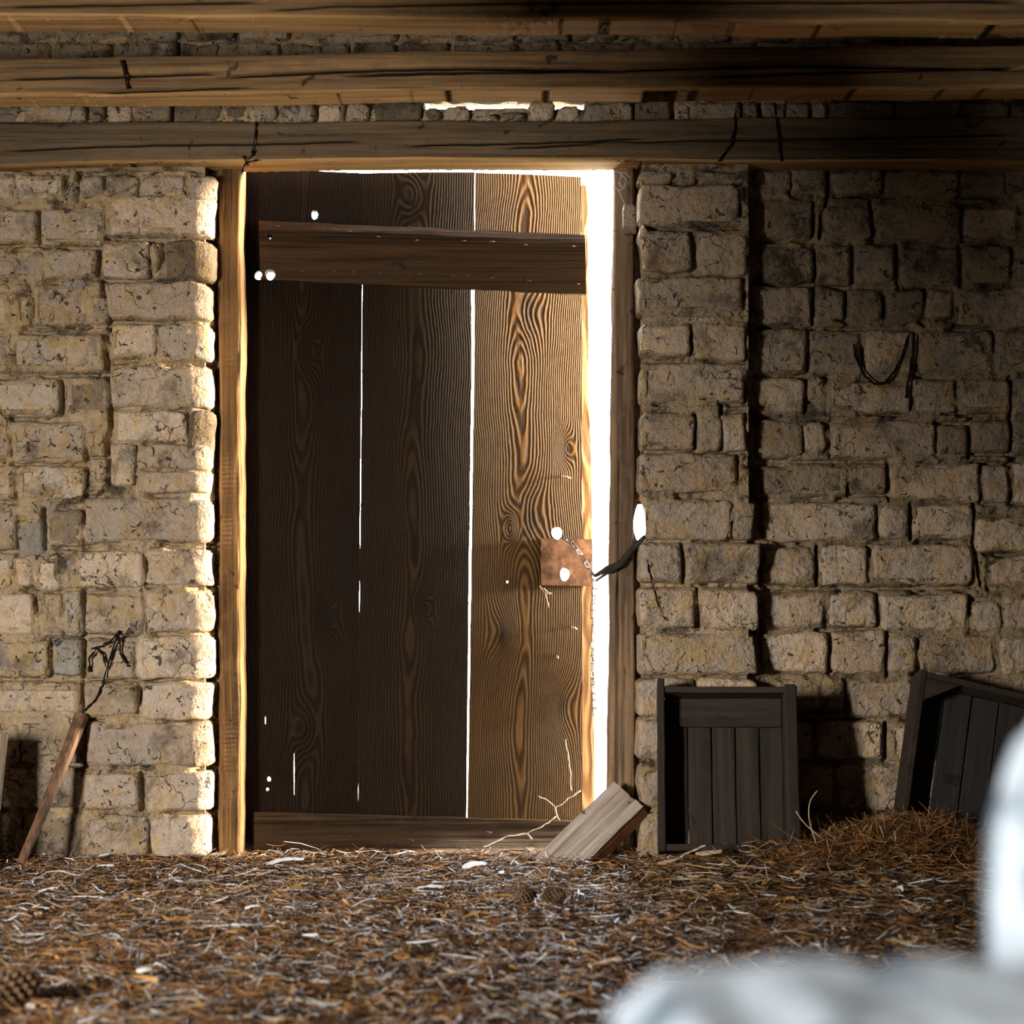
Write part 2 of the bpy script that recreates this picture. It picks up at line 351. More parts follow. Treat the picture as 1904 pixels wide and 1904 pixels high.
MORT = []
def mortar_sheet(px0, px1, py0, py1, ybase, sd, rects, hole=None, step=0.0042, lvl=0.002, carve=(), edge=None):
    a = W(px0, py1, ybase); b = W(px1, py0, ybase)
    nx = int((b.x - a.x) / step); nz = int((b.z - a.z) / step)
    X, Z = np.meshgrid(np.linspace(a.x, b.x, nx + 1), np.linspace(a.z, b.z, nz + 1))
    dist = np.full(X.shape, 9.0)
    for (x0, z0, x1, z1) in rects:
        m = (X > x0 - .05) & (X < x1 + .05) & (Z > z0 - .05) & (Z < z1 + .05)
        if not m.any(): continue
        dx = np.maximum(np.maximum(x0 - X[m], X[m] - x1), 0); dz = np.maximum(np.maximum(z0 - Z[m], Z[m] - z1), 0)
        ins = np.minimum(np.minimum(X[m] - x0, x1 - X[m]), np.minimum(Z[m] - z0, z1 - Z[m]))
        dist[m] = np.minimum(dist[m], np.where(ins > 0, -ins, np.hypot(dx, dz)))
    cd = np.full(X.shape, 9.0)
    for line in carve:
        P_ = [W(a_, b_, ybase) for a_, b_ in line]
        for p_, q_ in zip(P_, P_[1:]):
            m = (X > min(p_.x, q_.x) - .02) & (X < max(p_.x, q_.x) + .02) & (Z > min(p_.z, q_.z) - .02) & (Z < max(p_.z, q_.z) + .02)
            if not m.any(): continue
            ex, ez = q_.x - p_.x, q_.z - p_.z; L2 = ex*ex + ez*ez + 1e-12
            t_ = np.clip(((X[m] - p_.x)*ex + (Z[m] - p_.z)*ez) / L2, 0, 1)
            cd[m] = np.minimum(cd[m], np.hypot(X[m] - p_.x - t_*ex, Z[m] - p_.z - t_*ez))
    xs, zs, ds = X.ravel(), Z.ravel(), dist.ravel()
    cl = cd.ravel().tolist()
    vs_ = []
    for x, z, q, cv in zip(xs.tolist(), zs.tolist(), ds.tolist(), cl):
        if q < -0.022: vs_.append((x, ybase + 0.03, z)); continue
        n = fbm(x * 7, sd, z * 9, 2); n2 = fbm(x * 34, sd + 4, z * 40, 3)
        d = lvl - 0.007 * n - 0.0035 * n2
        gv = fbm(x * 9 + 3, sd + 2, z * 12, 2)
        g = math.exp(-((q - 0.002 + 0.003 * n2) / 0.0055) ** 2)
        d += g * (0.005 + 0.038 * sstep(-0.10, 0.32, gv))
        if q > 0.006: d += 0.022 * sstep(0.22, 0.50, fbm(x * 8 + 9, sd + 7, z * 14, 2))
        if edge is not None and x > edge: d += 0.050 * min(1.4, (x - edge) / 0.045) ** 1.4
        if cv < 0.02:
            d += 0.042 * math.exp(-((cv + 0.002 * n2) / (0.0045 + 0.0025 * n)) ** 2)
        vs_.append((x, ybase + (min(d, 0.044) if edge is None else d), z))
    fs = []
    for j in range(nz):
        for i in range(nx):
            if hole:
                x = a.x + (b.x - a.x) * (i + .5) / nx; z = a.z + (b.z - a.z) * (j + .5) / nz
                if hole(x, z): continue
            k = j * (nx + 1) + i
            fs.append((k, k + 1, k + nx + 2, k + nx + 1))
    return mesh_obj('mortar', vs_, fs, M['mortar'], wall)
pv = []; NTR = 20; cxp = W(1190, 0, 0.12).x
for yy in (0.118, 0.135):
    for ring in (0, 1):
        for q in range(NTR):
            an = 2 * math.pi * q / NTR; sx_, cz_ = math.cos(an), math.sin(an)
            if ring == 0: pv.append((cxp + 0.019 * sx_ * (1 - 0.45 * max(0, cz_)), yy, tear.z + 0.058 * cz_))
            else: pv.append((cxp + 0.040 * max(-1, min(1, sx_ * 1.5)), yy, tear.z + 0.080 * max(-1, min(1, cz_ * 1.5))))
pf = []
for q in range(NTR):
    r_ = (q + 1) % NTR; o_ = 2 * NTR
    pf += [(q, NTR + q, NTR + r_, r_), (o_ + q, o_ + r_, o_ + NTR + r_, o_ + NTR + q), (q, r_, o_ + r_, o_ + q)]
mesh_obj('mortar_plug', pv, pf, M['mortar'], wall)
def tearhole(x, z): return abs(z - tear.z) < 0.062 and x < W(1204, 0, 0.0).x

RECTS = {0: [], 1: [], 2: [], 3: []}
BR = []
def brick(px0, py0, px1, py1, yf=0.0, mat='brick', deep=0.05, prot=None, rnd=1.0, zone=0, endr=0.0):
    px0 -= 2; px1 += 2; py0 -= 2; py1 += 2
    a = W(px0, py1, yf); b = W(px1, py0, yf)
    w, h = b.x - a.x, b.z - a.z
    c = Vector(((a.x + b.x) / 2, yf, (a.z + b.z) / 2))
    def axis(L):
        n = max(5, int(L / 0.011)); e = [0.0, 0.0025, 0.008, 0.015]
        mid = [0.015 + (L - 0.03) * i / n for i in range(1, n)]
        return [q - L / 2 for q in (e + mid + [L - q for q in reversed(e)])]
    us, ws = axis(w), axis(h)
    RECTS[zone].append((a.x, a.z, b.x, b.z))
    pr = prot if prot is not None else random.uniform(0.000, 0.0075)
    sd = random.uniform(0, 100); tx, tz = random.uniform(-.035, .035), random.uniform(-.05, .05)
    rr = random.uniform(0.012, 0.026) * rnd
    v = []
    for z in ws:
        for x in us:
            # rounded corners
            ax, az = abs(x), abs(z)
            qx, qz = max(0, ax - (w/2 - rr)), max(0, az - (h/2 - rr))
            q = math.hypot(qx, qz)
            fx, fz = x, z
            if q > rr:
                fx = math.copysign(w/2 - rr + qx * rr / q, x); fz = math.copysign(h/2 - rr + qz * rr / q, z)
            e = min(w/2 - ax, h/2 - az)
            if qx > 0 and qz > 0: e = max(0.0, min(e, rr - min(q, rr)))
            roll = 0.0 if e > 0.013 else (1 - e / 0.013)
            y = -pr + 0.007 * roll ** 2.0
            if e < 1e-6: y = deep
            elif e < 0.003: y = -pr + 0.018
            if endr > 0:
                er = w/2 - fx
                if er < endr and e > 1e-6: y += 0.036 * (1 - er / endr) ** 1.6
            jx = 0.007 * fbm(fx * 12, sd, fz * 12, 3); jz = 0.0085 * fbm(fx * 12, sd + 7, fz * 12, 3)
            dy = 0.0075 * fbm(fx * 11, sd + 3, fz * 13, 3) + 0.0030 * fbm(fx * 45, sd + 5, fz * 45, 2) + fx * tx + fz * tz
            v.append((fx + jx, y + (dy if e > 1e-6 else 0), fz + jz))
    nx = len(us)
    f = [(j*nx+i, j*nx+i+1, (j+1)*nx+i+1, (j+1)*nx+i) for j in range(len(ws)-1) for i in range(nx-1)]
    o = mesh_obj('brick', v, f, M[mat], wall, c)
    BR.append(o); return o

left_wall = [
 (-60,326,27,371),(29,324,118,371),(122,348,147,384),(150,326,191,368),
 (-55,390,68,450),(74,388,193,455),(-55,467,84,523),(86,465,178,515),(118,512,160,540,'brick_grey'),
 (-50,545,22,612),(26,548,58,608),(62,530,163,605),(166,552,202,602,'brick_sooty'),
 (-50,626,14,692),(19,622,192,690),(-55,705,110,772),(123,704,203,772,'brick_dark'),
 (-55,790,17,852),(21,785,157,858),(162,800,196,846),(165,852,198,905),
 (-50,866,28,930),(31,868,156,936),(-50,950,30,1022),(35,966,80,1036,'brick_grey'),(84,950,152,1016,'brick_dark'),
 (-50,1030,27,1096),(30,1040,60,1088),(63,1036,113,1096),(117,1044,147,1094,'brick_grey'),
 (-50,1106,62,1180),(78,1104,116,1182),(118,1098,152,1180,'brick_grey'),
 (-50,1192,89,1258),(97,1190,152,1254,'brick_grey'),(-50,1273,149,1334),
 (-50,1346,34,1420,'brick_sooty'),(38,1344,146,1420,'brick_sooty'),(-50,1428,60,1502,'brick_sooty'),(64,1428,150,1502,'brick_sooty'),
 (-50,1512,40,1600,'brick_sooty'),(44,1510,150,1600,'brick_sooty')]
for (y0, y1) in ((326,371),(389,455),(466,522),(540,608),(624,690),(705,772),(786,856),(867,932),(950,1020),(1031,1096),(1106,1180),(1192,1258),(1273,1335),(1345,1420),(1428,1502),(1512,1600)):
    x = -64
    while x > -400:
        w_ = random.uniform(90, 180); left_wall.append((x - w_, y0, x - 6, y1)); x -= w_
for q in left_wall: brick(*q[:4], 0.010, q[4] if len(q) > 4 else 'brick', zone=0)
left_pier = [
 (195,326,258,358),(262,326,344,360),(352,324,396,372),(200,364,394,436),
 (187,447,275,514),(279,450,299,512,'mortar'),(303,446,396,520,'brick_dark'),(197,525,390,592),
 (205,603,291,662),(295,602,389,668),(204,680,391,757),(214,764,346,820),(350,762,393,842,'brick_dark'),
 (206,826,250,906),(254,826,390,872,'brick_sooty'),(255,876,389,916),(156,926,390,1008),
 (146,1024,268,1092),(272,1022,389,1088),(158,1104,270,1180),(274,1100,390,1174),
 (160,1192,250,1262),(254,1184,392,1262),(156,1270,254,1334),(262,1270,390,1338),(158,1346,390,1424),
 (155,1438,256,1506),(270,1438,390,1510),(155,1519,276,1594),(280,1519,386,1594)]
for q in left_pier:
    brick(*q[:4], 0.0, q[4] if len(q) > 4 else 'brick', deep=0.13 if q[2] > 340 else 0.05, endr=random.uniform(0.034, 0.060) if q[2] > 375 else 0.0)
right_pier = [
 (1190,318,1255,341),(1262,316,1294,340),(1298,318,1389,338),(1187,344,1375,417),(1187,419,1207,446),
 (1196,428,1284,502),(1298,432,1388,512),(1189,517,1380,582),(1200,586,1356,599),(1192,602,1284,660),(1289,600,1385,668),
 (1190,675,1385,748),(1192,768,1291,834),(1298,776,1340,836),(1344,770,1386,836),(1190,844,1370,914),
 (1207,928,1362,1002),(1364,934,1402,1002,'brick_sooty'),(1190,1010,1265,1082),(1278,1010,1412,1082),
 (1190,1094,1291,1168),(1306,1098,1412,1170),(1189,1180,1406,1254),(1188,1264,1290,1330),(1296,1264,1408,1330),
 (1188,1340,1404,1416),(1188,1426,1290,1500),(1296,1426,1408,1500),(1188,1510,1404,1596)]
for q in right_pier:
    brick(*q[:4], 0.0, q[4] if len(q) > 4 else 'brick', deep=0.12 if (q[0] < 1210 or q[2] > 1350) else 0.05, zone=1)
right_wall = [
 (1402,316,1468,352),(1474,314,1536,360),(1546,316,1640,360),(1646,318,1782,362),(1790,318,1868,362),(1874,316,1970,362),
 (1400,372,1510,440),(1532,384,1620,442),(1630,378,1786,446),(1796,384,1892,442),(1898,380,1980,442),
 (1412,460,1512,524),(1518,456,1582,526),(1592,456,1664,526),(1674,460,1782,534),(1790,456,1880,526),(1888,456,1980,526),
 (1400,532,1508,604),(1518,540,1570,592),(1578,538,1640,602),(1650,540,1716,600),(1724,536,1770,592),(1780,536,1976,606),
 (1400,612,1500,690),(1508,616,1600,698),(1610,616,1700,694),(1708,616,1846,690),(1852,614,1980,690),
 (1406,706,1496,770),(1504,702,1534,742),(1540,712,1690,766),(1700,704,1776,764),(1786,706,1880,768),(1888,702,1980,768),
 (1410,784,1490,850),(1494,786,1536,838),(1548,786,1738,850),(1746,790,1800,846),(1808,782,1876,840),(1884,780,1980,846),
 (1410,868,1576,922),(1583,864,1648,916),(1658,862,1822,932),(1830,866,1876,934),(1884,860,1980,934),
 (1420,936,1628,1004),(1636,938,1690,1002),(1700,936,1810,1004),(1818,962,1980,1026),
 (1420,1018,1516,1086),(1526,1016,1614,1086),(1622,1014,1806,1086),(1842,1036,1980,1092),
 (1420,1104,1532,1168),(1542,1104,1630,1166),(1638,1106,1802,1172),(1808,1118,1862,1172),(1868,1110,1980,1172),
 (1420,1178,1538,1248),(1550,1174,1646,1252),(1656,1186,1704,1250),(1712,1184,1850,1252),(1858,1184,1980,1252),
 (1420,1266,1526,1322),(1535,1264,1568,1322),(1581,1264,1694,1332),(1704,1264,1980,1332),
 (1420,1344,1512,1414),(1520,1344,1642,1412),(1654,1344,1704,1414),(1712,1344,1980,1414),
 (1420,1424,1550,1502),(1558,1422,1692,1508),(1700,1424,1980,1506),(1420,1514,1600,1600),(1608,1516,1980,1600)]
for (y0, y1) in ((316,362),(380,442),(456,526),(536,606),(614,690),(702,768),(780,846),(860,934),(948,1026),(1036,1096),(1110,1172),(1184,1252),(1264,1332),(1344,1414),(1424,1506),(1516,1600)):
    x = 1988
    while x < 2280:
        w_ = random.uniform(90, 180); right_wall.append((x, y0, x + w_ - 8, y1)); x += w_
for q in right_wall:
    brick(*q[:4], REC, 'brick_sooty' if (q[3] < 720 and random.random() < 0.8) or (q[3] < 930 and random.random() < 0.35) else 'brick', rnd=1.0, zone=2)
# rubble course between lintel and beams, and the courses above
x = -400
random.seed(21)
while x < 2280:
    w_ = random.choice([34, 52, 70, 96, 120]); y0 = 190 + random.uniform(-2, 6)
    if 770 < x + w_ / 2 < 1090: y0 = random.choice([196, 200, 206, 212, 215]); w_ = min(w_, 52)
    brick(x, y0 - 3, x + w_ - 5, 226, 0.02, random.choice(['brick_sooty', 'brick', 'brick_dark']), prot=random.uniform(-.004, .02), zone=3); x += w_
for (y0, y1) in ((-40, 18), (24, 72), (78, 118), (124, 182)):
    x = -400 - random.uniform(0, 60)
    while x < 2280:
        w_ = random.uniform(70, 150); brick(x, y0, x + w_ - 7, y1, 0.02, 'brick_sooty', zone=3); x += w_
CL = [[(181, 452), (186, 500), (190, 545), (203, 600), (198, 690), (205, 780), (203, 850), (200, 900), (178, 926)], [(154, 1100), (156, 1190), (153, 1260), (150, 1336)], [(-40, 456), (40, 454), (190, 459)],
      [(16, 694), (100, 697), (196, 694)], [(20, 778), (120, 780)], [(18, 862), (120, 864)], [(198, 441), (290, 443), (396, 439)], [(196, 519), (330, 521)], [(206, 597), (300, 599), (350, 594)], [(206, 672), (260, 668)],
      [(276, 450), (277, 512)], [(110, 705), (116, 776)], [(70, 392), (71, 450)], [(262, 1440), (263, 1508)], [(92, 1190), (93, 1260)], [(-40, 1264), (150, 1264), (390, 1266)], [(160, 1184), (250, 1180)], [(80, 945), (82, 1020)]]
CP = [[(1286, 432), (1291, 470), (1291, 508)], [(1341, 722), (1343, 770), (1342, 836)], [(1292, 770), (1295, 834)], [(1268, 1010), (1272, 1050), (1272, 1086)], [(1196, 838), (1290, 840), (1372, 839)], [(1196, 507), (1290, 514), (1384, 516)],
      [(1196, 342), (1290, 341), (1380, 341)], [(1196, 422), (1270, 424), (1376, 422)], [(1298, 1094), (1300, 1168)], [(1194, 1006), (1400, 1007)], [(1194, 1088), (1410, 1090)], [(1194, 1258), (1400, 1260)], [(1200, 668), (1384, 672)]]
CR = [[(1516, 450), (1515, 526), (1513, 600)], [(1586, 452), (1588, 530)], [(1668, 456), (1670, 530), (1682, 570), (1720, 604)], [(1653, 864), (1654, 930)], [(1695, 936), (1696, 1002)], [(1520, 1016), (1521, 1090)], [(1634, 1104), (1634, 1168)],
      [(1544, 1172), (1545, 1252)], [(1651, 1184), (1651, 1256)], [(1804, 780), (1804, 850)], [(1880, 700), (1880, 850)], [(1812, 936), (1812, 1004), (1826, 1090)], [(1424, 1094), (1640, 1095), (1820, 1094)], [(1424, 858), (1640, 858)], [(1786, 456), (1787, 530)],
      [(1404, 446), (1520, 448)], [(1410, 527), (1590, 530)], [(1404, 608), (1610, 610)], [(1404, 698), (1540, 700)], [(1620, 372), (1625, 446)], [(1540, 316), (1541, 364), (1525, 440)], [(1790, 380), (1791, 446)], [(1574, 1264), (1575, 1326)], [(1648, 1344), (1648, 1414)], [(1424, 1338), (1640, 1339)]]
mortar_sheet(-420, 391, 318, 1625, 0.004, 1.0, RECTS[0], carve=CL, edge=W(352, 0, 0).x)
mortar_sheet(1194, 1392, 305, 1625, 0.0, 2.0, RECTS[1], hole=tearhole, carve=CP)
mortar_sheet(1380, 2300, 300, 1625, REC, 3.0, RECTS[2], carve=CR)
mortar_sheet(-420, 2300, -60, 226, 0.024, 5.0, RECTS[3], hole=lambda x, z: hx0 < x < hx1 and hz0 < z < hz1 + 0.004 * fbm(x * 12, 0, 0, 2), step=0.006)

# ------------------------------------------------------------------ beams and posts
def beam(name, mat, px0, px1, yf, yb, top, bot, cracks, sd, parent=None, nx=430, wob=0.006, rad=0.012):
    """hewn beam along x; top / bot are functions px -> z of the front edge"""
    x0, x1 = W(px0, 0, yf).x, W(px1, 0, yf).x
    k = S * (D + yf) / D
    nF, nB, nT = 64, 8, 8
    vs_ = []; dark = []
    xs = [x0 + (x1 - x0) * i / nx for i in range(nx + 1)]
    prof = []
    for i in range(nF): prof.append(('F', i / (nF - 1)))
    for i in range(1, nT): prof.append(('T', i / nT))
    for i in range(nB): prof.append(('K', i / (nB - 1)))
    for i in range(1, nT): prof.append(('B', i / nT))
    n = len(prof)
    for x in xs:
        px = 952 + x / k; zt_, zb_ = top(px), bot(px)
        zt_ += wob * fbm(x * 2.2, sd, 1.0, 2); zb_ += wob * fbm(x * 2.2, sd + 3, 2.0, 2)
        for s, u in prof:
            if s == 'F': y, z = yf, zb_ + (zt_ - zb_) * u
            elif s == 'T': y, z = yf + (yb - yf) * u, zt_
            elif s == 'K': y, z = yb, zt_ + (zb_ - zt_) * u
            else: y, z = yb + (yf - yb) * u, zb_
            cy, cz = (yf + yb) / 2, (zt_ + zb_) / 2; hy, hz = (yb - yf) / 2, (zt_ - zb_) / 2
            dy, dz = y - cy, z - cz
            qy, qz = max(0, abs(dy) - (hy - rad)), max(0, abs(dz) - (hz - rad)); q = math.hypot(qy, qz)
            if q > rad:
                dy = math.copysign(hy - rad + qy * rad / q, dy); dz = math.copysign(hz - rad + qz * rad / q, dz)
            g = 0.0035 * fbm(x * 5, dy * 20 + sd, dz * 20, 3) + 0.0016 * fbm(x * 2.5, dy * 90 + sd, dz * 90, 2)
            y2, z2 = cy + dy, cz + dz
            if s == 'F':
                y2 += g
                dk = 0.0; pyv = 1100 - (z2 - CZ) / k
                for pts, wd, dp in cracks:
                    if pts[0][0] <= px <= pts[-1][0]:
                        for (a0, b0), (a1, b1) in zip(pts, pts[1:]):
                            if a0 <= px <= a1:
                                t = (px - a0) / max(1e-6, a1 - a0); yc = b0 + (b1 - b0) * t + 1.5 * fbm(x * 9, sd, 7, 2)
                                edge = min(1, (px - pts[0][0]) / 60 + 0.15, (pts[-1][0] - px) / 60 + 0.15)
                                cr = edge * math.exp(-((pyv - yc) / wd) ** 2); y2 += dp * 1.5 * cr; dk = max(dk, cr)
                dark.append(dk)
            else: dark.append(0.0)
            if s == 'B': z2 += 0.0022 * fbm(x * 1.8, dy * 8 + sd, 3.0, 2)
            vs_.append((x, y2, z2))
    f = []
    for i in range(nx):
        for j in range(n):
            j2 = (j + 1) % n
            f.append((i*n + j, (i+1)*n + j, (i+1)*n + j2, i*n + j2))
    f.append(tuple(range(n))); f.append(tuple(nx*n + j for j in range(n))[::-1])
    cx, cz0 = (x0 + x1) / 2, bot(952)
    o = mesh_obj(name, [(a - cx, b - yf, c - cz0) for a, b, c in vs_], f, M[mat], parent, (cx, yf, cz0))
    o.data.materials.append(M['beam_lit'])
    ca = o.data.attributes.new('crack', 'FLOAT', 'POINT'); ca.data.foreach_set('value', dark)
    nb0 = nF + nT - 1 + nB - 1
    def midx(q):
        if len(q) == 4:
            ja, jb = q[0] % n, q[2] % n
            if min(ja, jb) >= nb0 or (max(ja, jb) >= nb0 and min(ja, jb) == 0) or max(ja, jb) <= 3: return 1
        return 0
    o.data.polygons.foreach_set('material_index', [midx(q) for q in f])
    return o
def lin(pts, y):
    k = S * (D + y) / D
    def g(px):
        if px <= pts[0][0]: py = pts[0][1]
        elif px >= pts[-1][0]: py = pts[-1][1]
        else:
            for (a, b), (c, d) in zip(pts, pts[1:]):
                if a <= px <= c: py = b + (d - b) * (px - a) / (c - a); break
        return CZ - (py - 1100) * k
    return g
lint = beam('lintel_beam', 'lintel', -460, 2340, -0.015, 0.13,
     lin([(0, 226), (900, 223), (1904, 214)], -0.015), lin([(0, 310), (200, 304), (450, 298), (900, 296), (1904, 303)], -0.015),
     [([(0, 281), (200, 272), (430, 268), (640, 264), (690, 260)], 1.6, 0.012), ([(735, 270), (900, 268), (1100, 262), (1220, 256)], 1.8, 0.014),
      ([(920, 276), (1050, 270), (1120, 264), (1500, 258), (1900, 250)], 1.7, 0.014)], 4.0)
tag(lint, 'long dark timber lintel lying directly on top of the plank door', 'beam')
b2 = beam('ceiling_beam', 'beam', -460, 2340, -0.50, -0.375,
     lin([(0, 106), (650, 96), (1300, 86), (1904, 82)], -0.5), lin([(0, 178), (600, 172), (950, 166), (1904, 163)], -0.5),
     [([(0, 147), (230, 142), (330, 138), (420, 136)], 2.2, 0.014), ([(400, 144), (640, 132), (860, 126), (1000, 128), (1200, 130)], 2.4, 0.016),
      ([(640, 140), (900, 132), (1100, 131), (1460, 122), (1904, 128)], 2.6, 0.018), ([(0, 180), (300, 168), (480, 162)], 1.8, 0.01),
      ([(1300, 142), (1500, 136), (1904, 124)], 2.2, 0.014)], 9.0)
tag(b2, 'middle of the three long beams, split by long cracks, just above the lintel', 'beam')
b1 = beam('ceiling_beam', 'beam', -460, 2340, -1.00, -0.875,
     lin([(0, -70), (1904, -70)], -1.0), lin([(0, 30), (500, 32), (1000, 38), (1904, 41)], -1.0),
     [([(0, 12), (300, 6), (500, 3)], 2.4, 0.014), ([(480, 20), (640, 10), (900, 6), (1300, 4), (1900, 2)], 2.2, 0.012)], 15.0)
tag(b1, 'topmost timber beam cut off by the upper edge of the photo', 'beam')

def post(name, mat, pxl, pxr, yf, yb, z0, z1, sd, wob=0.006, nz=150, cracks=(), lean=0.0):
    xl, xr = W(pxl, 0, yf).x, W(pxr, 0, yf).x
    nF, nS = 16, 10; rad = 0.012
    prof = [('F', i / (nF - 1)) for i in range(nF)] + [('R', i / nS) for i in range(1, nS)] + [('K', i / (nF - 1)) for i in range(nF)] + [('L', i / nS) for i in range(1, nS)]
    n = len(prof); v = []
    cx0 = (xl + xr) / 2; cy = (yf + yb) / 2
    for j in range(nz + 1):
        z = z0 + (z1 - z0) * j / nz
        a = xl + lean * (1 - (z - z0) / (z1 - z0)) + wob * fbm(z * 3, sd, 1, 3); b = xr + wob * fbm(z * 3, sd + 5, 2, 3)
        cx = (a + b) / 2; hx, hy = (b - a) / 2, (yb - yf) / 2
        for s, u in prof:
            if s == 'F': dx, dy = -hx + 2*hx*u, -hy
            elif s == 'R': dx, dy = hx, -hy + 2*hy*u
            elif s == 'K': dx, dy = hx - 2*hx*u, hy
            else: dx, dy = -hx, hy - 2*hy*u
            qx, qy = max(0, abs(dx) - (hx - rad)), max(0, abs(dy) - (hy - rad)); q = math.hypot(qx, qy)
            if q > rad: dx = math.copysign(hx - rad + qx*rad/q, dx); dy = math.copysign(hy - rad + qy*rad/q, dy)
            g = 0.004 * fbm(dx * 25, dy * 25 + sd, z * 4, 3) + 0.002 * fbm(dx * 90, dy * 90 + sd, z * 9, 2)
            if s == 'F':
                dy += g
                for (fx, wd, dp, za, zb) in cracks:
                    if za < z < zb:
                        c0 = -hx + 2*hx*fx + 0.004 * fbm(z * 5, sd, 9, 2)
                        dy += dp * math.exp(-((dx - c0) / wd) ** 2)
            elif s == 'R': dx += g
            elif s == 'L': dx -= g
            v.append((cx + dx - cx0, cy + dy - yf, z - z0))
    f = []
    for j in range(nz):
        for i in range(n):
            i2 = (i + 1) % n
            f.append((j*n + i, j*n + i2, (j+1)*n + i2, (j+1)*n + i))
    f.append(tuple(range(n))[::-1]); f.append(tuple(nz*n + i for i in range(n)))
    return mesh_obj(name, v, f, M[mat], None, (cx0, yf, z0))
pl = post('door_post', 'post', 406, 449, 0.072, 0.165, -0.03, 1.93, 31.0, 0.007, cracks=((0.35, 0.003, 0.010, 0.0, 0.8), (0.7, 0.003, 0.012, 1.1, 1.7)))
tag(pl, 'honey coloured rough hewn door post on the hinge side, beside pale masonry', 'post')
pr_ = post('door_post', 'post_r', 1141, 1180, 0.09, 0.168, -0.02, 1.93, 47.0, 0.003, lean=-0.018, cracks=((0.35, 0.003, 0.014, 0.0, 1.1), (0.62, 0.002, 0.010, 0.1, 0.7)))
tag(pr_, 'grey brown door post beside the bright open slit of the door', 'post')

# ------------------------------------------------------------------ the plank door
TH = math.atan2(0.056, 0.93)
XB, BOW = 0.30, 0.052          # the boards are warped outwards towards the upper free corner
Y0 = 0.168
X0 = W(458, 0, Y0).x
door = empty('door_1', (X0, Y0, 0.0), (0, 0, TH)); tag(door, 'weathered dark brown plank door standing slightly open, light behind its gaps', 'door', kind='structure')
def bow(xl, z): return BOW * max(0.0, (xl - XB) / 0.607) ** 2.6 * (0.30 + 0.70 * sstep(0.35, 1.75, z))
def DL(px, py, yl=0.0, warped=True):
    """photo pixel -> door-local point at depth yl off the (warped) plank face, negative = towards the room"""
    k = (px - 952) * S / D
    c, s = math.cos(TH), math.sin(TH); yy = yl
    for _ in range(4):
        xl = (k * (D + Y0 + yy * c) - X0 + yy * s) / (c - k * s)
        if not warped: break
        yy = yl + bow(xl, CZ - (py - 1100) * S * (D + Y0 + xl * s + yy * c) / D)
    Y = Y0 + xl * s + yy * c
    return Vector((xl, yy, CZ - (py - 1100) * S * (D + Y) / D))
def cut(o, holes, depth=0.2):
    if not holes: return
    bm = bmesh.new(); bm.from_mesh(o.data); bmesh.ops.recalc_face_normals(bm, faces=bm.faces); bm.to_mesh(o.data); bm.free()
    b = MB()
    for (px, py, rx, rz) in holes:
        c = DL(px, py) - o.location
        n = 12; base = len(b.v)
        for yy in (-depth, depth):
            for i in range(n):
                an = 2 * math.pi * i / n; j = 1 + 0.06 * math.sin(3 * an + px)
                b.v.append(Vector((c.x + rx * S * math.cos(an) * j, yy, c.z + rz * S * math.sin(an) * j)))
        b.f += [(base + i, base + (i+1) % n, base + n + (i+1) % n, base + n + i) for i in range(n)]
        b.f += [tuple(base + i for i in range(n))[::-1], tuple(base + n + i for i in range(n))]
    m = bpy.data.meshes.new('cut'); m.from_pydata([tuple(v) for v in b.v], [], b.f)
    bm = bmesh.new(); bm.from_mesh(m); bmesh.ops.recalc_face_normals(bm, faces=bm.faces); bm.to_mesh(m); bm.free()
    co = bpy.data.objects.new('cut', m); C.objects.link(co)
    co.matrix_world = Matrix.Translation(o.location)
    par = o.parent; o.parent = None
    md = o.modifiers.new('b', 'BOOLEAN'); md.operation = 'DIFFERENCE'; md.object = co; md.solver = 'EXACT'; md.use_self = True
    dg = bpy.context.evaluated_depsgraph_get(); dg.update()
    nm = bpy.data.meshes.new_from_object(o.evaluated_get(dg))
    o.modifiers.clear(); old = o.data; o.data = nm; bpy.data.meshes.remove(old)
    bpy.data.objects.remove(co); bpy.data.meshes.remove(m); o.parent = par
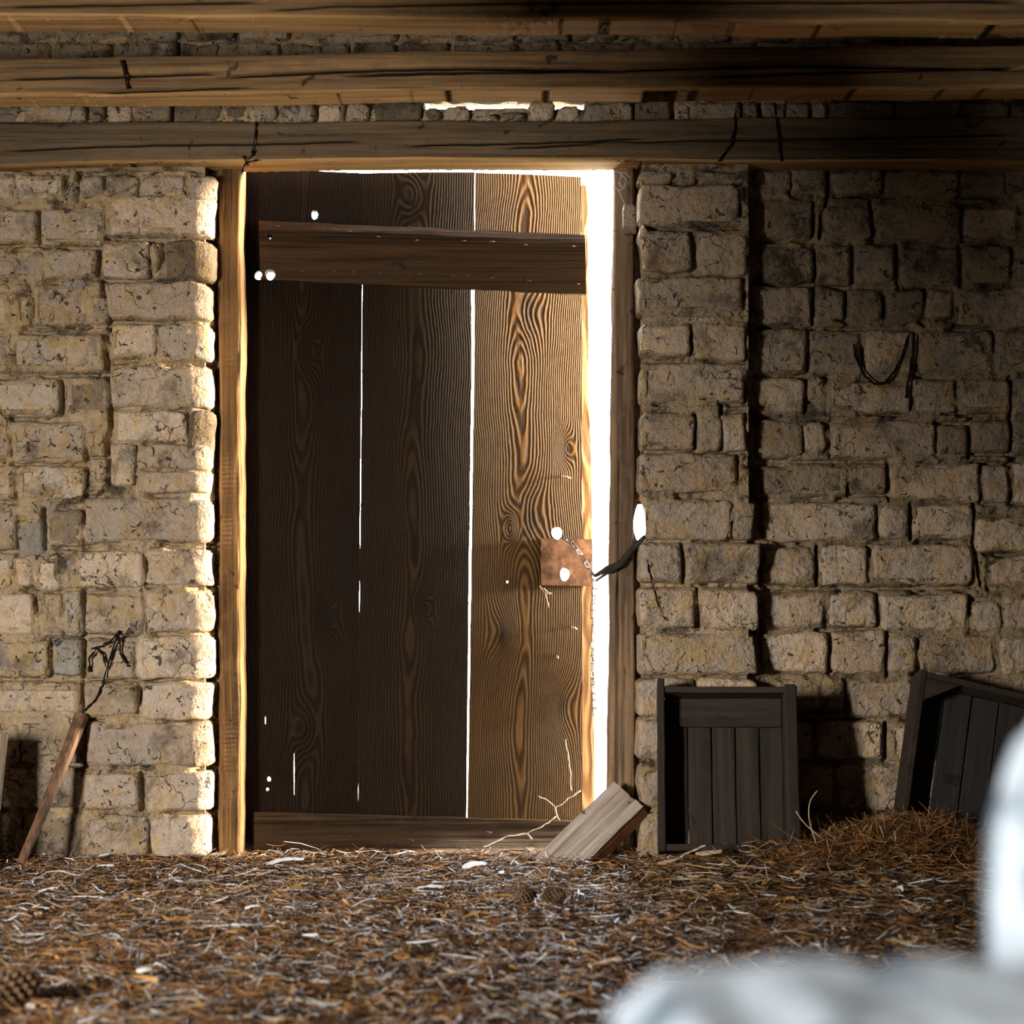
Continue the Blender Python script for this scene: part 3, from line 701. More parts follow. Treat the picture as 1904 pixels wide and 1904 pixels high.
def plank(name, left, right, ztop, zbot, mat, holes=(), th=0.028, jit=0.0012, sd=0.0, yl=0.0):
    """left / right: lists of (py, px) describing the two long edges"""
    def ev(pts, py):
        if py <= pts[0][0]: return pts[0][1]
        for (a, b), (c, d) in zip(pts, pts[1:]):
            if a <= py <= c: return b + (d - b) * (py - a) / (c - a)
        return pts[-1][1]
    n = 46; L, Rr = [], []
    for i in range(n + 1):
        pa_ = zbot + (ztop[0] - zbot) * i / n; pb_ = zbot + (ztop[1] - zbot) * i / n
        a = DL(ev(left, pa_), pa_, yl); b = DL(ev(right, pb_), pb_, yl)
        a.x += jit * fbm(a.z * 9, sd, 1, 3); b.x += jit * fbm(b.z * 9, sd, 5, 3)
        L.append(a); Rr.append(b)
    for q in (L, Rr):
        q[-1].z += 0.002 * fbm(sd, 1, 3)
    c = (L[0] + Rr[0]) / 2; c.y = yl
    nc = 20; v = []
    for a, b in zip(L, Rr):
        for yy in (0.0, th):
            for k in range(nc + 1):
                t = k / nc; p = a.lerp(b, t); p.y = yl + bow(p.x, p.z)
                v.append(Vector((p.x, p.y + yy, p.z)) - c)
    m = 2 * (nc + 1); f = []
    for i in range(n):
        for k in range(nc):
            q = i*m + k; f.append((q, q+1, q+m+1, q+m)); q += nc + 1; f.append((q, q+m, q+m+1, q+1))
        q = i*m; f.append((q, q+m, q+m+nc+1, q+nc+1)); q = i*m + nc; f.append((q, q+nc+1, q+m+nc+1, q+m))
    for i in (0, n):
        for k in range(nc):
            q = i*m + k; fc = (q, q+nc+1, q+nc+2, q+1); f.append(fc if i == 0 else fc[::-1])
    o = mesh_obj(name, v, f, M[mat], door, c, smooth=False)
    cut(o, holes)
    o.data.polygons.foreach_set('use_smooth', [True] * len(o.data.polygons)); o.data.set_sharp_from_angle(angle=0.6)
    return o
def kn(pxc, lst):
    base = DL(pxc, 1600)
    return [(DL(a, b).x - base.x, DL(a, b).z - base.z, w) for a, b, w in lst]
DT = 320
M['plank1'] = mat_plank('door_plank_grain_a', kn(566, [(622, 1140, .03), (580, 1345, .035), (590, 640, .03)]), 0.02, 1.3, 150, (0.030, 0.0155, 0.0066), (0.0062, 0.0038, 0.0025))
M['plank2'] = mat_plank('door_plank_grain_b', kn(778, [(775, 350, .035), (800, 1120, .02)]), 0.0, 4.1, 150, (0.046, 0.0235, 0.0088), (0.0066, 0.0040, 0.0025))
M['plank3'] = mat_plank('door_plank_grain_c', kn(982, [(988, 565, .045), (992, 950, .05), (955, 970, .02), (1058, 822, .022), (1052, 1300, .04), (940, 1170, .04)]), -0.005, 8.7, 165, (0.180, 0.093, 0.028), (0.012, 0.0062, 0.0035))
M['plank4'] = mat_plank('door_strip_grain', [], 0.0, 2.7, 120, (0.50, 0.28, 0.12), (0.16, 0.08, 0.035))
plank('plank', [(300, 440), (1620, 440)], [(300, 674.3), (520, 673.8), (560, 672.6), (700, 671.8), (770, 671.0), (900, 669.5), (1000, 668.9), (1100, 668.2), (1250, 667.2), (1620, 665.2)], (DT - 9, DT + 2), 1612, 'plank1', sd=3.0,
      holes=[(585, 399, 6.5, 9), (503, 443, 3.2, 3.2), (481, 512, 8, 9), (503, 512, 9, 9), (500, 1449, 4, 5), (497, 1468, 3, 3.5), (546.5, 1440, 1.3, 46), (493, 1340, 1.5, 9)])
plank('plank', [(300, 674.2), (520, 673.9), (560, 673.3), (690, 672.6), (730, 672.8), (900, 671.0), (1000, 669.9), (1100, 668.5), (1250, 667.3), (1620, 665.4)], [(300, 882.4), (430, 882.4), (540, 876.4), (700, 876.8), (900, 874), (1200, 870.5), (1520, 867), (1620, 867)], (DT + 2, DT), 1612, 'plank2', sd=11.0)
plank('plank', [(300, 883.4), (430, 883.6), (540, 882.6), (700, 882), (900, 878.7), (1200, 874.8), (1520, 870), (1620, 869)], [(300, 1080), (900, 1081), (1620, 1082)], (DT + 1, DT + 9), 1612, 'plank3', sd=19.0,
      holes=[(1036, 991, 11, 12), (1050, 1068, 9.5, 13), (943.5, 1082, 2.2, 2.2)])
plank('edge_strip', [(300, 1081.5), (900, 1082), (1620, 1083)], [(300, 1092), (700, 1095), (900, 1100), (1100, 1103), (1620, 1106)], (DT + 22, DT + 26), 1612, 'plank4', sd=27.0, th=0.024, yl=0.002)
def ledge(name, corners, mat, th, sd, holes=(), cracks=0.0016):
    """board across the planks: corners TL, TR, BR, BL in photo pixels"""
    tl, tr, br, bl = [DL(a, b, -th, False) for a, b in corners]
    n, m = 60, 8; c = (bl + br) / 2; v = []
    for i in range(n + 1):
        t = i / n; top = tl.lerp(tr, t); bot = bl.lerp(br, t)
        top.z += 0.0022 * fbm(t * 9, sd, 1, 3); bot.z += 0.0022 * fbm(t * 9, sd, 6, 3)
        row = []
        for k in range(m + 1):
            p = bot.lerp(top, k / m); e = min(k, m - k) / m
            p.y = -th + (0.006 if e == 0 else 0.0) + cracks * fbm(p.x * 4, p.z * 60, sd, 2); row.append(p)
        row += [Vector((top.x, -0.0005, top.z)), Vector((bot.x, -0.0005, bot.z))]
        v += [p - c for p in row]
    w = m + 3; f = [(i*w + k, (i+1)*w + k, (i+1)*w + (k+1) % w, i*w + (k+1) % w) for i in range(n) for k in range(w)]
    f += [tuple(range(w))[::1], tuple(n*w + k for k in range(w))[::-1]]
    o = mesh_obj(name, v, f, M[mat], door, c, smooth=False); cut(o, holes); return o
led = ledge('ledge_board', [(481, 409), (1088, 436), (1090, 546), (484, 518)], 'ledge', 0.028, 5.0, holes=[(503, 443, 5, 5), (479, 513, 9, 9), (503, 513, 10, 10)])
led2 = ledge('ledge_board', [(472, 1511), (1064, 1528), (1076, 1614), (472, 1614)], 'ledge_low', 0.032, 8.0, cracks=0.004)
for (px, py, an) in [(512,421,-5),(645,430,8),(700,440,10),(772,447,0),(860,448,5),(912,449,8),(975,455,10),(1062,458,5),(560,504,10),(620,505,8),(655,506,-5),(703,507,8),(776,509,15),(840,511,20),(868,512,14),(911,516,6),(980,524,-18),(1072,528,5)]:
    c = DL(px, py, -0.0285, False); b = MB(); L = random.uniform(0.008, 0.014); a = R(-an)
    d = Vector((math.cos(a), 0, math.sin(a)))
    b.tube([Vector((0, 0.006, 0)), Vector((0, -0.003, 0)), d * L * 0.5 + Vector((0, -0.0045, 0)), d * L + Vector((0, -0.002, 0))], 0.0013, 5)
    b.build('bent_nail', M['nail'], led, c - led.location)
for (px, py) in [(520,1565),(645,1552),(760,1560),(905,1545),(985,1575)]:
    c = DL(px, py, -0.034, False); b = MB()
    b.tube([Vector((0, 0.008, 0)), Vector((0, -0.003, 0)), Vector((0.009, -0.004, -0.003)), Vector((0.015, -0.001, -0.004))], 0.0014, 5)
    b.build('bent_nail', M['nail'], led2, c - led2.location)
for (px, py, dx) in [(1043, 886, 0.028), (1062, 1166, 0.016), (1035, 1220, 0.004)]:
    c = DL(px, py, 0.0); b = MB()
    b.tube([Vector((0, 0.006, 0)), Vector((0.002, -0.008, 0)), Vector((dx * .6, -0.010, -0.001)), Vector((dx, -0.006, -0.006))], 0.0022, 6)
    b.build('bent_nail', M['chip'], door, c)
# rusty plate with a round hole
pc = [DL(1006, 1001, -0.006), DL(1101, 1003, -0.006), DL(1101, 1090, -0.006), DL(1006, 1088, -0.006)]
b = MB(); cc = (pc[0] + pc[2]) / 2
for off in (0.0, 0.0055): b.v += [Vector((q.x, q.y + off, q.z)) - cc for q in pc]
b.f = [(0, 3, 2, 1), (4, 5, 6, 7), (0, 1, 5, 4), (1, 2, 6, 5), (2, 3, 7, 6), (3, 0, 4, 7)]
plate = b.build('latch_plate', M['rust'], door, cc); tag(plate, 'rusty square metal latch plate')
cut(plate, [(1050, 1068, 9.5, 13), (1036, 994, 11, 10)])

# ------------------------------------------------------------------ chain and strap
def link_mesh():
    b = MB(); L, w, r = 0.0135, 0.0060, 0.0017; pts = []
    for i in range(16):
        an = 2 * math.pi * i / 16; cx, cz = math.cos(an), math.sin(an)
        pts.append(Vector((w * cx, 0, (L - w) * (1 if cz > 0 else -1) * min(1, abs(cz) * 3) + w * cz)))
    n = len(pts)
    for i, p in enumerate(pts):
        t = (pts[(i+1) % n] - pts[i-1]).normalized(); a = Vector((0, 1, 0)); bb = t.cross(a)
        for k in range(5):
            an = 2 * math.pi * k / 5; b.v.append(p + (a * math.cos(an) + bb * math.sin(an)) * r)
    b.f = [(i*5+k, i*5+(k+1) % 5, ((i+1) % n)*5+(k+1) % 5, ((i+1) % n)*5+k) for i in range(n) for k in range(5)]
    m = bpy.data.meshes.new('chain_link'); m.from_pydata([tuple(v) for v in b.v], [], b.f); m.materials.append(M['iron']); return m
LM = link_mesh()
def dw(px, py, yl):
    v = DL(px, py, yl); c, s = math.cos(TH), math.sin(TH)
    return Vector((X0 + v.x * c - v.y * s, Y0 + v.x * s + v.y * c, v.z))
def chain(name, pts, label):
    root = empty(name, pts[0]); tag(root, label, 'chain')
    path = [Vector(p) for p in pts]; seg = [(path[i], path[i+1]) for i in range(len(path)-1)]
    tot = sum((b - a).length for a, b in seg); n = max(2, int(tot / 0.0205)); i = 0
    for q in range(n):
        d = tot * (q + .5) / n; 
        for a, b in seg:
            l = (b - a).length
            if d <= l: break
            d -= l
        t = (b - a).normalized(); pos = a + t * d
        o = bpy.data.objects.new('chain_link', LM); C.objects.link(o); o.parent = root
        o.location = pos - Vector(pts[0])
        qd = t.to_track_quat('Z', 'Y'); o.rotation_mode = 'QUATERNION'
        from mathutils import Quaternion
        o.rotation_quaternion = qd @ Quaternion((0, 0, 1), R(35 + 90 * (q % 2) + random.uniform(-14, 14)))
    return root
chain('latch_chain', [dw(1040, 996, -0.012), dw(1062, 1008, -0.022), dw(1082, 1035, -0.03), dw(1098, 1062, -0.035), dw(1108, 1080, -0.035)],
      'short iron chain running slantwise over the rusty plate to the slit')
chain('hanging_chain', [dw(1104, 1066, -0.03), dw(1106, 1090, -0.028), dw(1102, 1130, -0.02), dw(1104, 1180, -0.015), dw(1101, 1240, -0.012), dw(1106, 1330, -0.012)],
      'thin iron chain hanging straight down along the door slit')
b = MB(); pts = [dw(1108, 1070, -0.035), W(1132, 1056, 0.075), W(1152, 1048, 0.074), W(1172, 1026, 0.076), W(1188, 1010, 0.07), W(1196, 1000, 0.05)]
o0 = pts[0]; b.tube([p - o0 for p in pts], [0.006, 0.009, 0.008, 0.010, 0.008, 0.006], 7); b.tube([p - o0 + Vector((0.002, -0.004, -0.014 + 0.004 * i)) for i, p in enumerate(pts)], [0.004, 0.005, 0.006, 0.005, 0.004, 0.003], 6)
tag(b.build('leather_strap', M['strap'], None, o0, smooth=True), 'dark old strap wound round the grey door post at chain height', 'strap')

# pale stone wedged between post and masonry near the top
def pebble(name, c, s, mat, sd, sub=3, amp=0.18, rot=(0, 0, 0)):
    bm = bmesh.new(); bmesh.ops.create_icosphere(bm, subdivisions=sub, radius=1.0)
    for v in bm.verts:
        p = v.co.normalized(); e = 0.55
        q = Vector([math.copysign(abs(t) ** e, t) for t in p]); q *= 1 / max(abs(q.x), abs(q.y), abs(q.z), 1e-6) * (0.82 + 0.18 * p.length)
        q = q.lerp(p, 0.35) * (1 + amp * fbm(p.x * 1.6 + sd, p.y * 1.6, p.z * 1.6, 3))
        v.co = Vector((q.x * s[0], q.y * s[1], q.z * s[2]))
    m = bpy.data.meshes.new(name); bm.to_mesh(m); bm.free(); m.materials.append(M[mat])
    m.polygons.foreach_set('use_smooth', [True] * len(m.polygons))
    o = bpy.data.objects.new(name, m); C.objects.link(o); o.location = c; o.rotation_euler = rot; return o
tag(pebble('wedge_stone', W(1170, 408, 0.078), (0.020, 0.016, 0.042), 'brick', 3.0), 'small pale upright stone wedged on the grey door post', 'stone')

# ------------------------------------------------------------------ prop plank at the foot of the slit
def slab(name, mats, a, b, up, w, th, sd, loc_origin):
    """board from a to b (centre line of its visible face); up = width direction; first mat for faces, second for the lower edge"""
    a, b = Vector(a), Vector(b); ax = (b - a); L = ax.length; ax.normalize()
    wd = Vector(up); wd = (wd - ax * wd.dot(ax)).normalized(); nz = ax.cross(wd).normalized()
    if nz.y > 0: nz = -nz
    n, m = 24, 10; v = []; rows = []
    for i in range(n + 1):
        t = i / n
        for side in (0, 1):
            for k in range(m + 1):
                u = k / m - .5
                g = 0.0022 * fbm(t * 2, u * 22, sd + side, 3)
                endj = (0.008 * fbm(u * 5, sd, 2, 2)) if i in (0, n) else 0
                v.append(Vector((t * L + endj, u * w + 0.002 * fbm(t * 6, sd, k * .1, 2), (g if side == 0 else -th))))
    q = 2 * (m + 1); f = []; mi = []
    for i in range(n):
        for k in range(m):
            z = i*q + k; f.append((z, z+q, z+q+1, z+1)); mi.append(0); z += m + 1; f.append((z, z+1, z+q+1, z+q)); mi.append(0)
        z = i*q; f.append((z, z+m+1, z+q+m+1, z+q)); mi.append(1); z = i*q + m; f.append((z, z+q, z+q+m+1, z+m+1)); mi.append(0)
    for i in (0, n):
        for k in range(m):
            z = i*q + k; fc = (z, z+1, z+m+2, z+m+1); f.append(fc if i == 0 else fc[::-1]); mi.append(0)
    o = mesh_obj(name, v, f, None, None, None, smooth=False)
    for mm in mats: o.data.materials.append(M[mm])
    o.data.polygons.foreach_set('material_index', mi)
    o.matrix_world = Matrix(((ax.x, wd.x, nz.x, a.x), (ax.y, wd.y, nz.y, a.y), (ax.z, wd.z, nz.z, a.z), (0, 0, 0, 1)))
    return o
pa, pb = W(1020, 1620, -0.05), W(1168, 1476, 0.005)
o = slab('prop_plank', ['prop', 'prop_side'], pa, pb, Vector((-0.48, 0.60, 0.52)), 0.125, 0.055, 2.0, None)
tag(o, 'short thick grey plank with red brown edge leaning across the foot of the slit', 'plank')

# ------------------------------------------------------------------ crates, stick, board
def board(root, name, mat, a, b, sd=0.0, rnd=0.0015):
    """bevelled rough board from corner a to corner b in local space"""
    a, b = Vector(a), Vector(b); c = (a + b) / 2; h = (b - a) / 2
    bm = bmesh.new(); bmesh.ops.create_cube(bm, size=2.0)
    for v in bm.verts: v.co = Vector((v.co.x * h.x, v.co.y * h.y, v.co.z * h.z))
    longest = max(range(3), key=lambda i: h[i])
    es = [e for e in bm.edges if abs((e.verts[0].co - e.verts[1].co)[longest]) > h[longest]]
    bmesh.ops.subdivide_edges(bm, edges=es, cuts=9)
    bmesh.ops.bevel(bm, geom=[e for e in bm.edges if e.calc_face_angle(0) > 1.0], offset=min(h) * 0.25, segments=1, affect='EDGES')
    for v in bm.verts:
        p = v.co + c
        v.co += Vector((fbm(p.x * 9, p.y * 9 + sd, p.z * 9, 2), fbm(p.x * 9 + 5, p.y * 9 + sd, p.z * 9, 2), fbm(p.x * 9, p.y * 9 + sd, p.z * 9 + 5, 2))) * rnd
    m = bpy.data.meshes.new(name); bm.to_mesh(m); bm.free(); m.materials.append(M[mat])
    o = bpy.data.objects.new(name, m); C.objects.link(o); o.parent = root; o.location = c; return o
def crate(name, label, loc, rot, Wd, H, dp, nsl, m_side, m_slat, m_x, taper=0.0, gusset=False, leftup=0.0, inner=False):
    r = empty(name, loc, rot); tag(r, label, 'crate')
    t = 0.018
    # local: x width, z height, -y towards the room (open side)
    board(r, 'side_board', m_side, (-Wd/2 - t, -dp, 0), (-Wd/2, 0, H + leftup), 1.0)
    board(r, 'side_board', m_side, (Wd/2 - 0.002, -dp, 0), (Wd/2 + 0.032, 0, H + 0.002), 2.0)
    board(r, 'end_board', m_x, (-Wd/2, -dp * 0.96, H - 0.02), (Wd/2, -0.012, H - 0.004), 3.0)
    board(r, 'end_board', m_x, (-Wd/2, -dp * 0.96, 0.0), (Wd/2, -0.012, 0.018), 4.0)
    sw = Wd / nsl
    for i in range(nsl):
        j = random.uniform(0.0008, 0.0028)
        board(r, 'slat', m_slat, (-Wd/2 + i*sw + j, -0.012 - random.uniform(0, .002), 0.004), (-Wd/2 + (i+1)*sw - j, -0.001, H - 0.022), 5.0 + i)
    if inner:
        board(r, 'cross_batten', m_x, (-Wd/2 + .002, -0.030, H - 0.10), (Wd/2 - .004, -0.0145, H - 0.022), 9.0)
    if gusset:
        b = MB(); g = 0.062
        for yy in (-dp + 0.002, -0.014): b.v += [Vector((-Wd/2, yy, H - 0.022)), Vector((-Wd/2 + g * 1.5, yy, H - 0.022)), Vector((-Wd/2, yy, H - 0.022 - g))]
        b.f = [(0, 2, 1), (3, 4, 5), (0, 1, 4, 3), (1, 2, 5, 4), (2, 0, 3, 5)]
        b.build('corner_block', M[m_side], r)
    return r
crate('fruit_crate', 'brown slatted wooden crate standing on end beside the door post', (W(1348, 1592, -0.16).x, -0.16, W(0, 1596, -0.24).z - 0.004), (R(-15), 0, R(-3)),
      0.318, 0.440, 0.10, 5, 'crate', 'crate', 'crate_x', leftup=0.018, inner=True)
crate('fruit_crate', 'grey slatted wooden crate tilted against the wall at the right edge', (1.245, -0.125, 0.030), (R(-17), R(12.5), R(2)),
      0.46, 0.455, 0.085, 6, 'crate_x', 'crate_grey', 'crate_x', gusset=True)
# stick leaning on the left wall
b = MB(); s0, s1 = W(38, 1606, -0.22), W(152, 1330, -0.012)
ax = (s1 - s0).normalized(); sx = Vector((1, -0.35, 0)); sx = (sx - ax * sx.dot(ax)).normalized(); sy = ax.cross(sx)
n = 14
for i in range(n + 1):
    t = i / n; p = s0.lerp(s1, t) - s0; w_ = 0.0095 + 0.008 * t; d_ = 0.010 + 0.005 * t
    p += sx * 0.004 * math.sin(t * 3.0)
    for (u, q) in ((-1, -.6), (-.6, -1), (.6, -1), (1, -.6), (1, .6), (.6, 1), (-.6, 1), (-1, .6)):
        b.v.append(p + sx * u * w_ + sy * q * d_)
b.f = [(i*8+k, i*8+(k+1) % 8, (i+1)*8+(k+1) % 8, (i+1)*8+k) for i in range(n) for k in range(8)] + [tuple(range(8))[::-1], tuple(n*8+k for k in range(8))]
st = b.build('wooden_stick', M['stick'], None, s0); tag(st, 'brown squared stick leaning on the wall left of the door', 'stick')
bd = empty('leaning_board', (W(-64, 1600, -0.16).x + 0.016, -0.13, -0.01), (R(-12), R(1.5), R(-4)))
board(bd, 'plank', 'board_pale', (0, -0.11, 0), (0.084, -0.085, 0.365), 3.0); board(bd, 'plank', 'board_pale', (-0.14, -0.11, 0), (-0.004, -0.085, 0.36), 6.0)
tag(bd, 'pale rough boards leaning at the left edge of the photo', 'board')

# added board panel, out of view, hung only to shade the upper right wall
ht = empty('shade_panel', (-1.02, -2.60, 2.55)); tag(ht, 'added boarded panel out of view, shading the upper right wall', 'light blocker')
for i in range(3):
    board(ht, 'plank', 'board_pale', (-0.14 * (i + 1) + .004, -0.015, -1.64 + 0.055 * i), (-0.14 * i, 0.015, 0.0), 20.0 + i)
for zz in (-0.25, -1.05): board(ht, 'batten', 'board_pale', (-0.41, -0.040, zz - 0.05), (-0.01, -0.016, zz + 0.05), 30.0)

# ------------------------------------------------------------------ cobwebs
def strands(name, lists, mat, label, cat='cobweb', rad=0.0009, y=None):
    o0 = lists[0][0]; b = MB()
    for pts in lists:
        fine = []
        for p, q in zip(pts, pts[1:]):
            for i in range(5):
                t = i / 5; r = p.lerp(q, t); fine.append(r + Vector((fbm(r.x * 60, r.z * 60, 1, 2), fbm(r.x * 60, r.z * 60, 4, 2) * .6, fbm(r.x * 60, r.z * 60, 7, 2))) * 0.0028)
        fine.append(pts[-1]); n = len(fine)
        b.tube([p - o0 for p in fine], [rad * (0.55 + 0.9 * abs(fbm(i * .7, o0.x * 9, len(lists), 2) + .4)) for i in range(n)], 5)
    return tag(b.build(name, M[mat], None, o0, smooth=True), label, cat)
P = lambda y, *q: [W(a, b, y) for a, b in q]
strands('cobweb', [P(REC - .012, (1586, 640), (1594, 672), (1608, 700), (1626, 714), (1645, 712), (1664, 690), (1678, 660), (1690, 622)), P(REC - .012, (1700, 620), (1698, 660), (1690, 700), (1684, 740))],
        'soot_web', 'sooty cobweb drooping in a U shape on the dark right wall', rad=0.0035)
strands('cobweb', [P(-.014, (222, 1172), (210, 1205), (200, 1240), (190, 1275), (178, 1300), (155, 1322)), P(-.014, (222, 1174), (206, 1192), (186, 1202), (170, 1206)), P(-.014, (220, 1176), (224, 1215), (238, 1240)), P(-.014, (166, 1250), (166, 1225), (178, 1206), (192, 1216), (196, 1240))],
        'soot_web', 'black branching cobweb above the leaning stick', rad=0.0028)
strands('cobweb', [P(-.018, (108, 345), (112, 372), (116, 374), (122, 350), (132, 320))], 'web', 'pale V shaped cobweb thread at the hole under the lintel', rad=0.0009)
strands('cobweb', [P(-.018, (192, 362), (225, 355), (250, 346), (268, 330), (290, 318), (298, 308)), P(-.02, (224, 358), (252, 340), (268, 320), (290, 306))],
        'web', 'pale dusty cobweb under the lintel at upper left', rad=0.0009)
strands('cobweb', [P(.03, (1150, 320), (1165, 335), (1160, 350), (1150, 340), (1158, 325)), P(.04, (1142, 345), (1155, 365), (1164, 382)), P(.03, (1140, 318), (1160, 322), (1174, 330)), P(.04, (1146, 356), (1158, 352), (1172, 336))],
        'web_white', 'white cobweb in the upper corner beside the slit', rad=0.0011)
strands('cobweb', [[dw(a, b, -.02) for a, b in q] for q in ([(1062, 1470), (1060, 1430), (1056, 1400), (1052, 1375)], [(1000, 1480), (1018, 1488), (1032, 1500), (1042, 1498), (1058, 1484), (1080, 1470)], [(1032, 1500), (1036, 1520), (1048, 1536), (1060, 1540)])] +
        [[dw(a, b, -.045) for a, b in q] for q in ([(900, 1575), (940, 1556), (980, 1548), (1010, 1536), (1034, 1518)], [(980, 1548), (990, 1560)], [(890, 1600), (900, 1575)])],
        'web', 'dusty brown cobweb over the lower right corner of the door', rad=0.0019)
strands('cobweb', [[dw(a, b, -.012) for a, b in q] for q in ([(1004, 1090), (1012, 1102), (1018, 1118), (1020, 1130)], [(1012, 1102), (1026, 1104)], [(1010, 1094), (1022, 1106)])],
        'web', 'small cobweb tuft hanging below the rusty latch plate', rad=0.0017)
strands('cobweb', [P(-.022, (450, 320), (458, 300), (470, 286), (474, 280)), P(-.022, (458, 302), (480, 298)), P(-.022, (462, 308), (452, 290)), P(-.022, (476, 225), (474, 255), (468, 285))],
        'soot_web', 'dark cobweb on the lintel above the left door post', rad=0.0022)
strands('cobweb', [P(-.51, (226, 112), (232, 140), (238, 165)), P(-.51, (228, 112), (236, 150))], 'soot_web', 'short dark cobweb on the middle beam at left', rad=0.0030)
strands('cobweb', [P(-.022, (1368, 200), (1366, 240), (1358, 270), (1336, 300))], 'soot_web', 'black cobweb string curving across the lintel over the right pier', rad=0.0030)
strands('cobweb', [P(-.022, (1440, 190), (1446, 240), (1452, 300))], 'soot_web', 'straight black cobweb string across the lintel right of the pier', rad=0.0030)
strands('cobweb', [P(-.012, (1205, 1050), (1214, 1090), (1222, 1120), (1232, 1145), (1240, 1155)), P(-.012, (1202, 1040), (1207, 1065))], 'soot_web', 'thin dark cobweb thread on the right pier below the strap', rad=0.0013)

# ------------------------------------------------------------------ floor litter
rng = np.random.default_rng(5)
PAL = np.array([(0.40,0.205,0.070),(0.27,0.125,0.045),(0.12,0.060,0.028),(0.54,0.30,0.11),(0.035,0.021,0.014),(0.46,0.30,0.15),(0.55,0.56,0.58),(0.92,0.94,0.97)])  # the two palest tones paint sky glints into the straw
PW = np.array([0.17,0.17,0.17,0.10,0.22,0.04,0.06,0.08])
def litter(name, N, xr, yr, lens, wid, lift, tiltsd, curl, pal_w=PW, hump=None, seed=1):
    g = np.random.default_rng(seed)
    x = g.uniform(*xr, N); y = g.uniform(*yr, N)
    if hump is not None: x = g.normal(hump[0], hump[2], N); y = g.normal(hump[1], hump[3], N); y = np.minimum(y, 0.03)
    h = np.array([floor_h(a, b) for a, b in zip(x, y)])
    z = h + 0.002 + np.abs(g.normal(0, lift, N))
    az = g.uniform(0, 2*np.pi, N); tl = g.normal(0, tiltsd, N); L = g.uniform(lens[0], lens[1], N) * g.uniform(.5, 1, N); wd = g.uniform(wid[0], wid[1], N)
    d = np.stack([np.cos(az)*np.cos(tl), np.sin(az)*np.cos(tl), np.sin(tl)], 1)
    side = np.stack([-np.sin(az), np.cos(az), np.zeros(N)], 1); up = np.cross(d, side)
    ro = g.uniform(-1.2, 1.2, N); sd = side*np.cos(ro)[:,None] + up*np.sin(ro)[:,None]
    cu = g.normal(0, curl, N); cv = g.normal(0, curl, N)
    T = np.array([-.5, -.17, .17, .5]); V = np.zeros((N, 4, 2, 3), dtype=np.float32)
    c = np.stack([x, y, z], 1)
    for k, t in enumerate(T):
        p = c + d*(L*t)[:,None] + side*(cu*L*(t*t-.08))[:,None] + up*(cv*L*(t*t-.08))[:,None]
        p[:, 2] = np.maximum(p[:, 2], h + 0.001)
        taper = 1.0 if abs(t) < .3 else .55
        V[:, k, 0] = p - sd*(wd*taper/2)[:,None]; V[:, k, 1] = p + sd*(wd*taper/2)[:,None]
    lim = np.where(V[..., 0] < xL, -0.004, np.where(V[..., 0] < xR, 0.14, np.where(V[..., 0] < xS, -0.004, REC - 0.004)))
    V[..., 1] = np.minimum(V[..., 1], lim)
    F = np.zeros((N, 3, 4), dtype=np.int32); b0 = (np.arange(N)*8)[:,None]
    for k in range(3): F[:, k] = b0 + np.array([2*k, 2*k+2, 2*k+3, 2*k+1])
    m = bpy.data.meshes.new(name); nv, nf = N*8, N*3
    m.vertices.add(nv); m.vertices.foreach_set('co', V.reshape(-1)); m.loops.add(nf*4); m.loops.foreach_set('vertex_index', F.reshape(-1))
    m.polygons.add(nf); m.polygons.foreach_set('loop_start', np.arange(nf, dtype=np.int32)*4)
    m.update(calc_edges=True)
    ci = g.choice(len(PAL), N, p=pal_w/pal_w.sum()); col = PAL[ci] * g.uniform(.7, 1.25, N)[:,None]
    ca = m.color_attributes.new('tint', 'FLOAT_COLOR', 'POINT')
    cd = np.ones((N, 8, 4), dtype=np.float32); cd[:, :, :3] = col[:, None, :]
    ca.data.foreach_set('color', cd.reshape(-1)); m.materials.append(M['straw'])
    o = bpy.data.objects.new(name, m); C.objects.link(o); return o
tag(litter('straw_litter', 90000, (-2.0, 2.05), (-3.0, 0.12), (0.03, 0.14), (0.0009, 0.0034), 0.010, 0.10, 0.5), 'loose straw, pine needles and dry stalks covering the whole floor', 'straw', kind='stuff')
tag(litter('straw_heap', 5000, (0, 1), (0, 1), (0.05, 0.16), (0.0010, 0.0030), 0.018, 0.45, 0.7, hump=(1.02, -0.27, 0.16, 0.09), pal_w=np.array([.2,.3,.25,.1,.15,0,0,0]), seed=3), 'heap of dark tangled straw in front of the tilted grey crate', 'straw', kind='stuff')
tag(litter('wood_shavings', 2600, (-1.75, 1.5), (-2.9, 0.05), (0.02, 0.07), (0.004, 0.010), 0.012, 0.12, 0.9, pal_w=np.array([.25,.1,.05,.3,.02,.22,.04,.06]), seed=9), 'scattered curled wood shavings and flat chips lying in the straw', 'shavings', kind='stuff')

